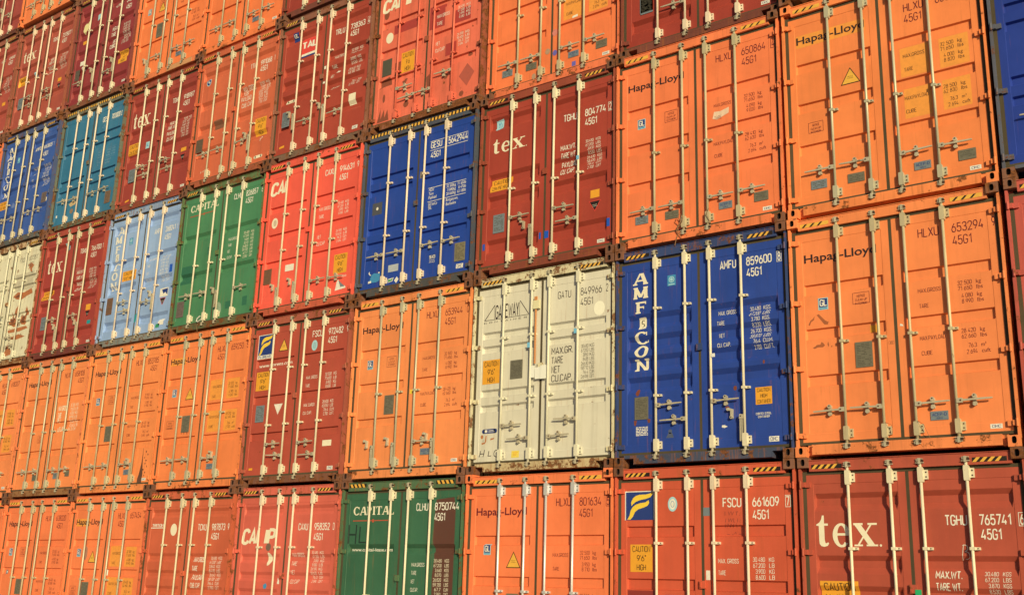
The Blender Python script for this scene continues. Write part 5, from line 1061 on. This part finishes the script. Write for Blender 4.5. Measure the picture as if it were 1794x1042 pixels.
add(7, 4, st='cps', rgb=(152, 58, 54), rust=.05, frgb=(140, 70, 58), frust=.42, gear=[(-1, .662), ('h', .86), (1, .655), ('h', .90)], clamps=(1.95, 1.05), dy=.006,
    label='maroon container upper left with torn pale papers and an orange label on its doors',
    prints=ident("CPSU", "648077", "1", 2.265, WHITE, bold=.02, x=(.335, .560, .740, 1.035, 1.075), dz=.17)
      + [("shipping_papers", -1, [(PG([(-.93, 2.05), (-.90, 2.18), (-.82, 2.225), (-.78, 2.19), (-.72, 2.25), (-.66, 2.20), (-.70, 2.07), (-.86, 1.95)]), print_mat("old_paper", (242, 224, 150), .15))]),
         ("orange_label", -1, [(Q(-.86, 1.67, -.72, 1.755), CAUT)]), ("class_sticker", -1, [(PG([(-.37, 2.15), (-.26, 2.19), (-.26, 2.35), (-.37, 2.33)]), PALEB)]),
         rows("weight_table", [("M.G.W.", .300, 1.672, .52, .2), ("TARE", .295, 1.530, .46), ("NET", .310, 1.375, .44, .2), ("CUBIC", .290, 1.232, .50)], WHITE, .085, bold=.025),
         rows("weight_figures", [it for i, (a, b) in enumerate((("30.480", "KGS"), ("67.200", "LBS"), ("3.800", "KGS"), ("8.380", "LBS"), ("26.680", "KGS"), ("58.820", "LBS"), ("76.4", "CUM"), ("2.700", "CUFT"))) for it in ((a, .735, 1.70 - i * .066, .87, .2 * (i % 2)), (b, .90, 1.70 - i * .066, .99, .2 * (i % 2)))], WHITE, .048, bold=.01),
         caution(.705, .745, 1.035, 1.045, ("CAUTION", "9'6\"", "HIGH", "CONTAINER")[:3]), ("paper_scrap", -1, [(join(Q(-.86, 1.13, -.66, 1.235), Q(-.77, .985, -.66, 1.085)), WHITE)]), dataplate(-1.0, .785, -.83, 1.04, print_mat("dull_plate2", (104, 92, 74), .4)), maker(.945, .25)])
add(8, 4, st='wavb', rgb=(178, 84, 62), rust=.08, frgb=(168, 92, 66), frust=.42, gear=[(1, .872), (-1, .650), (1, .863), (-1, .660)], clamps=(1.31,), dy=-.024,
    label='faded red container at upper left marked 737807, under the clean bright orange one',
    prints=TEX('737807', '1', z=2.135, logo=(-.985, 1.925, .590, .285), wz=1.66, x=(.300, .530, .705, 1.050, 1.085), caut=(-1.045, 1.300, -.645, 1.530), wx=(.250, .725), glm=(-.36, 1.37), org=(.78, .965, .93, 1.055), tri=(.86, .76)))
add(9, 4, st='wavb', rgb=(178, 80, 60), rust=.08, frgb=(160, 92, 66), frust=.42, gear=[(1, .872), (-1, .650), (1, .863), (-1, .660)], clamps=(1.31,), dy=-.040,
    label='faded red container at the left edge marked 654808, beside the one marked 737807',
    prints=TEX('654808', '', z=2.235, logo=(-.985, 1.925, .590, .285), wz=1.70, x=(.420, .620, .780, 1.06, 1.1), org=(.80, .965, .95, 1.055), tri=None))
add(9, 5, st='wav5', rgb=(168, 74, 60), rust=.06, frgb=(150, 80, 60), frust=.42, gear=[(1, .845), (-1, .66), ('h', .92), (-1, .68)], clamps=(1.310,), dy=-.05,
    label='dark red container in the upper left corner of the picture, beside the bright orange one', prints=())
add(8, 5, st='flat', kind='HL', rgb=(252, 136, 74), rust=.0, frust=.02, grime=.1, gear=[(-1, .50), (-1, .52), (1, .52), (1, .52)], dy=-.130, castpaint=((-1, 0), (-1, 1)),
    label='clean bright orange container near the top left corner, standing proud of the one below', prints=HL('650901', ''))
add(7, 5, st='tal', rgb=(150, 70, 52), rust=.2, frgb=(150, 84, 58), frust=.6, gear=[(1, .87), (-1, .65), (1, .86), (-1, .66)], dy=.01, label='brown container whose bottom rail alone shows at the top edge, upper left', prints=())

# ------------------------------------------------------------------ build
for (c, r), sp in S.items():
    if sp.get('prints') and len(sp['prints']) and any(len(p) > 6 for p in sp['prints']): pass
    container(c, r, sp)

# ground: one paved sheet
gm = bpy.data.meshes.new("ground")
gm.from_pydata([(-600, -600, -0.004), (600, -600, -0.004), (600, 600, -0.004), (-600, 600, -0.004)], [], [(0, 1, 2, 3)])
ground = bpy.data.objects.new("ground", gm); COL.objects.link(ground); ground['kind'] = 'structure'
am = bpy.data.materials.new("yard_concrete"); am.use_nodes = True
n = am.node_tree.nodes; l = am.node_tree.links; b = n["Principled BSDF"]; b.inputs["Roughness"].default_value = 0.9
ns = n.new("ShaderNodeTexNoise"); ns.inputs["Scale"].default_value = 0.8; ns.inputs["Detail"].default_value = 10
ge = n.new("ShaderNodeNewGeometry"); l.new(ge.outputs["Position"], ns.inputs["Vector"])
cr = n.new("ShaderNodeValToRGB"); cr.color_ramp.elements[0].color = (0.16, 0.145, 0.125, 1); cr.color_ramp.elements[1].color = (0.30, 0.28, 0.245, 1)
cr.color_ramp.elements[0].position = 0.35; cr.color_ramp.elements[1].position = 0.7
l.new(ns.outputs["Fac"], cr.inputs[0]); l.new(cr.outputs[0], b.inputs["Base Color"])
ground.data.materials.append(am)
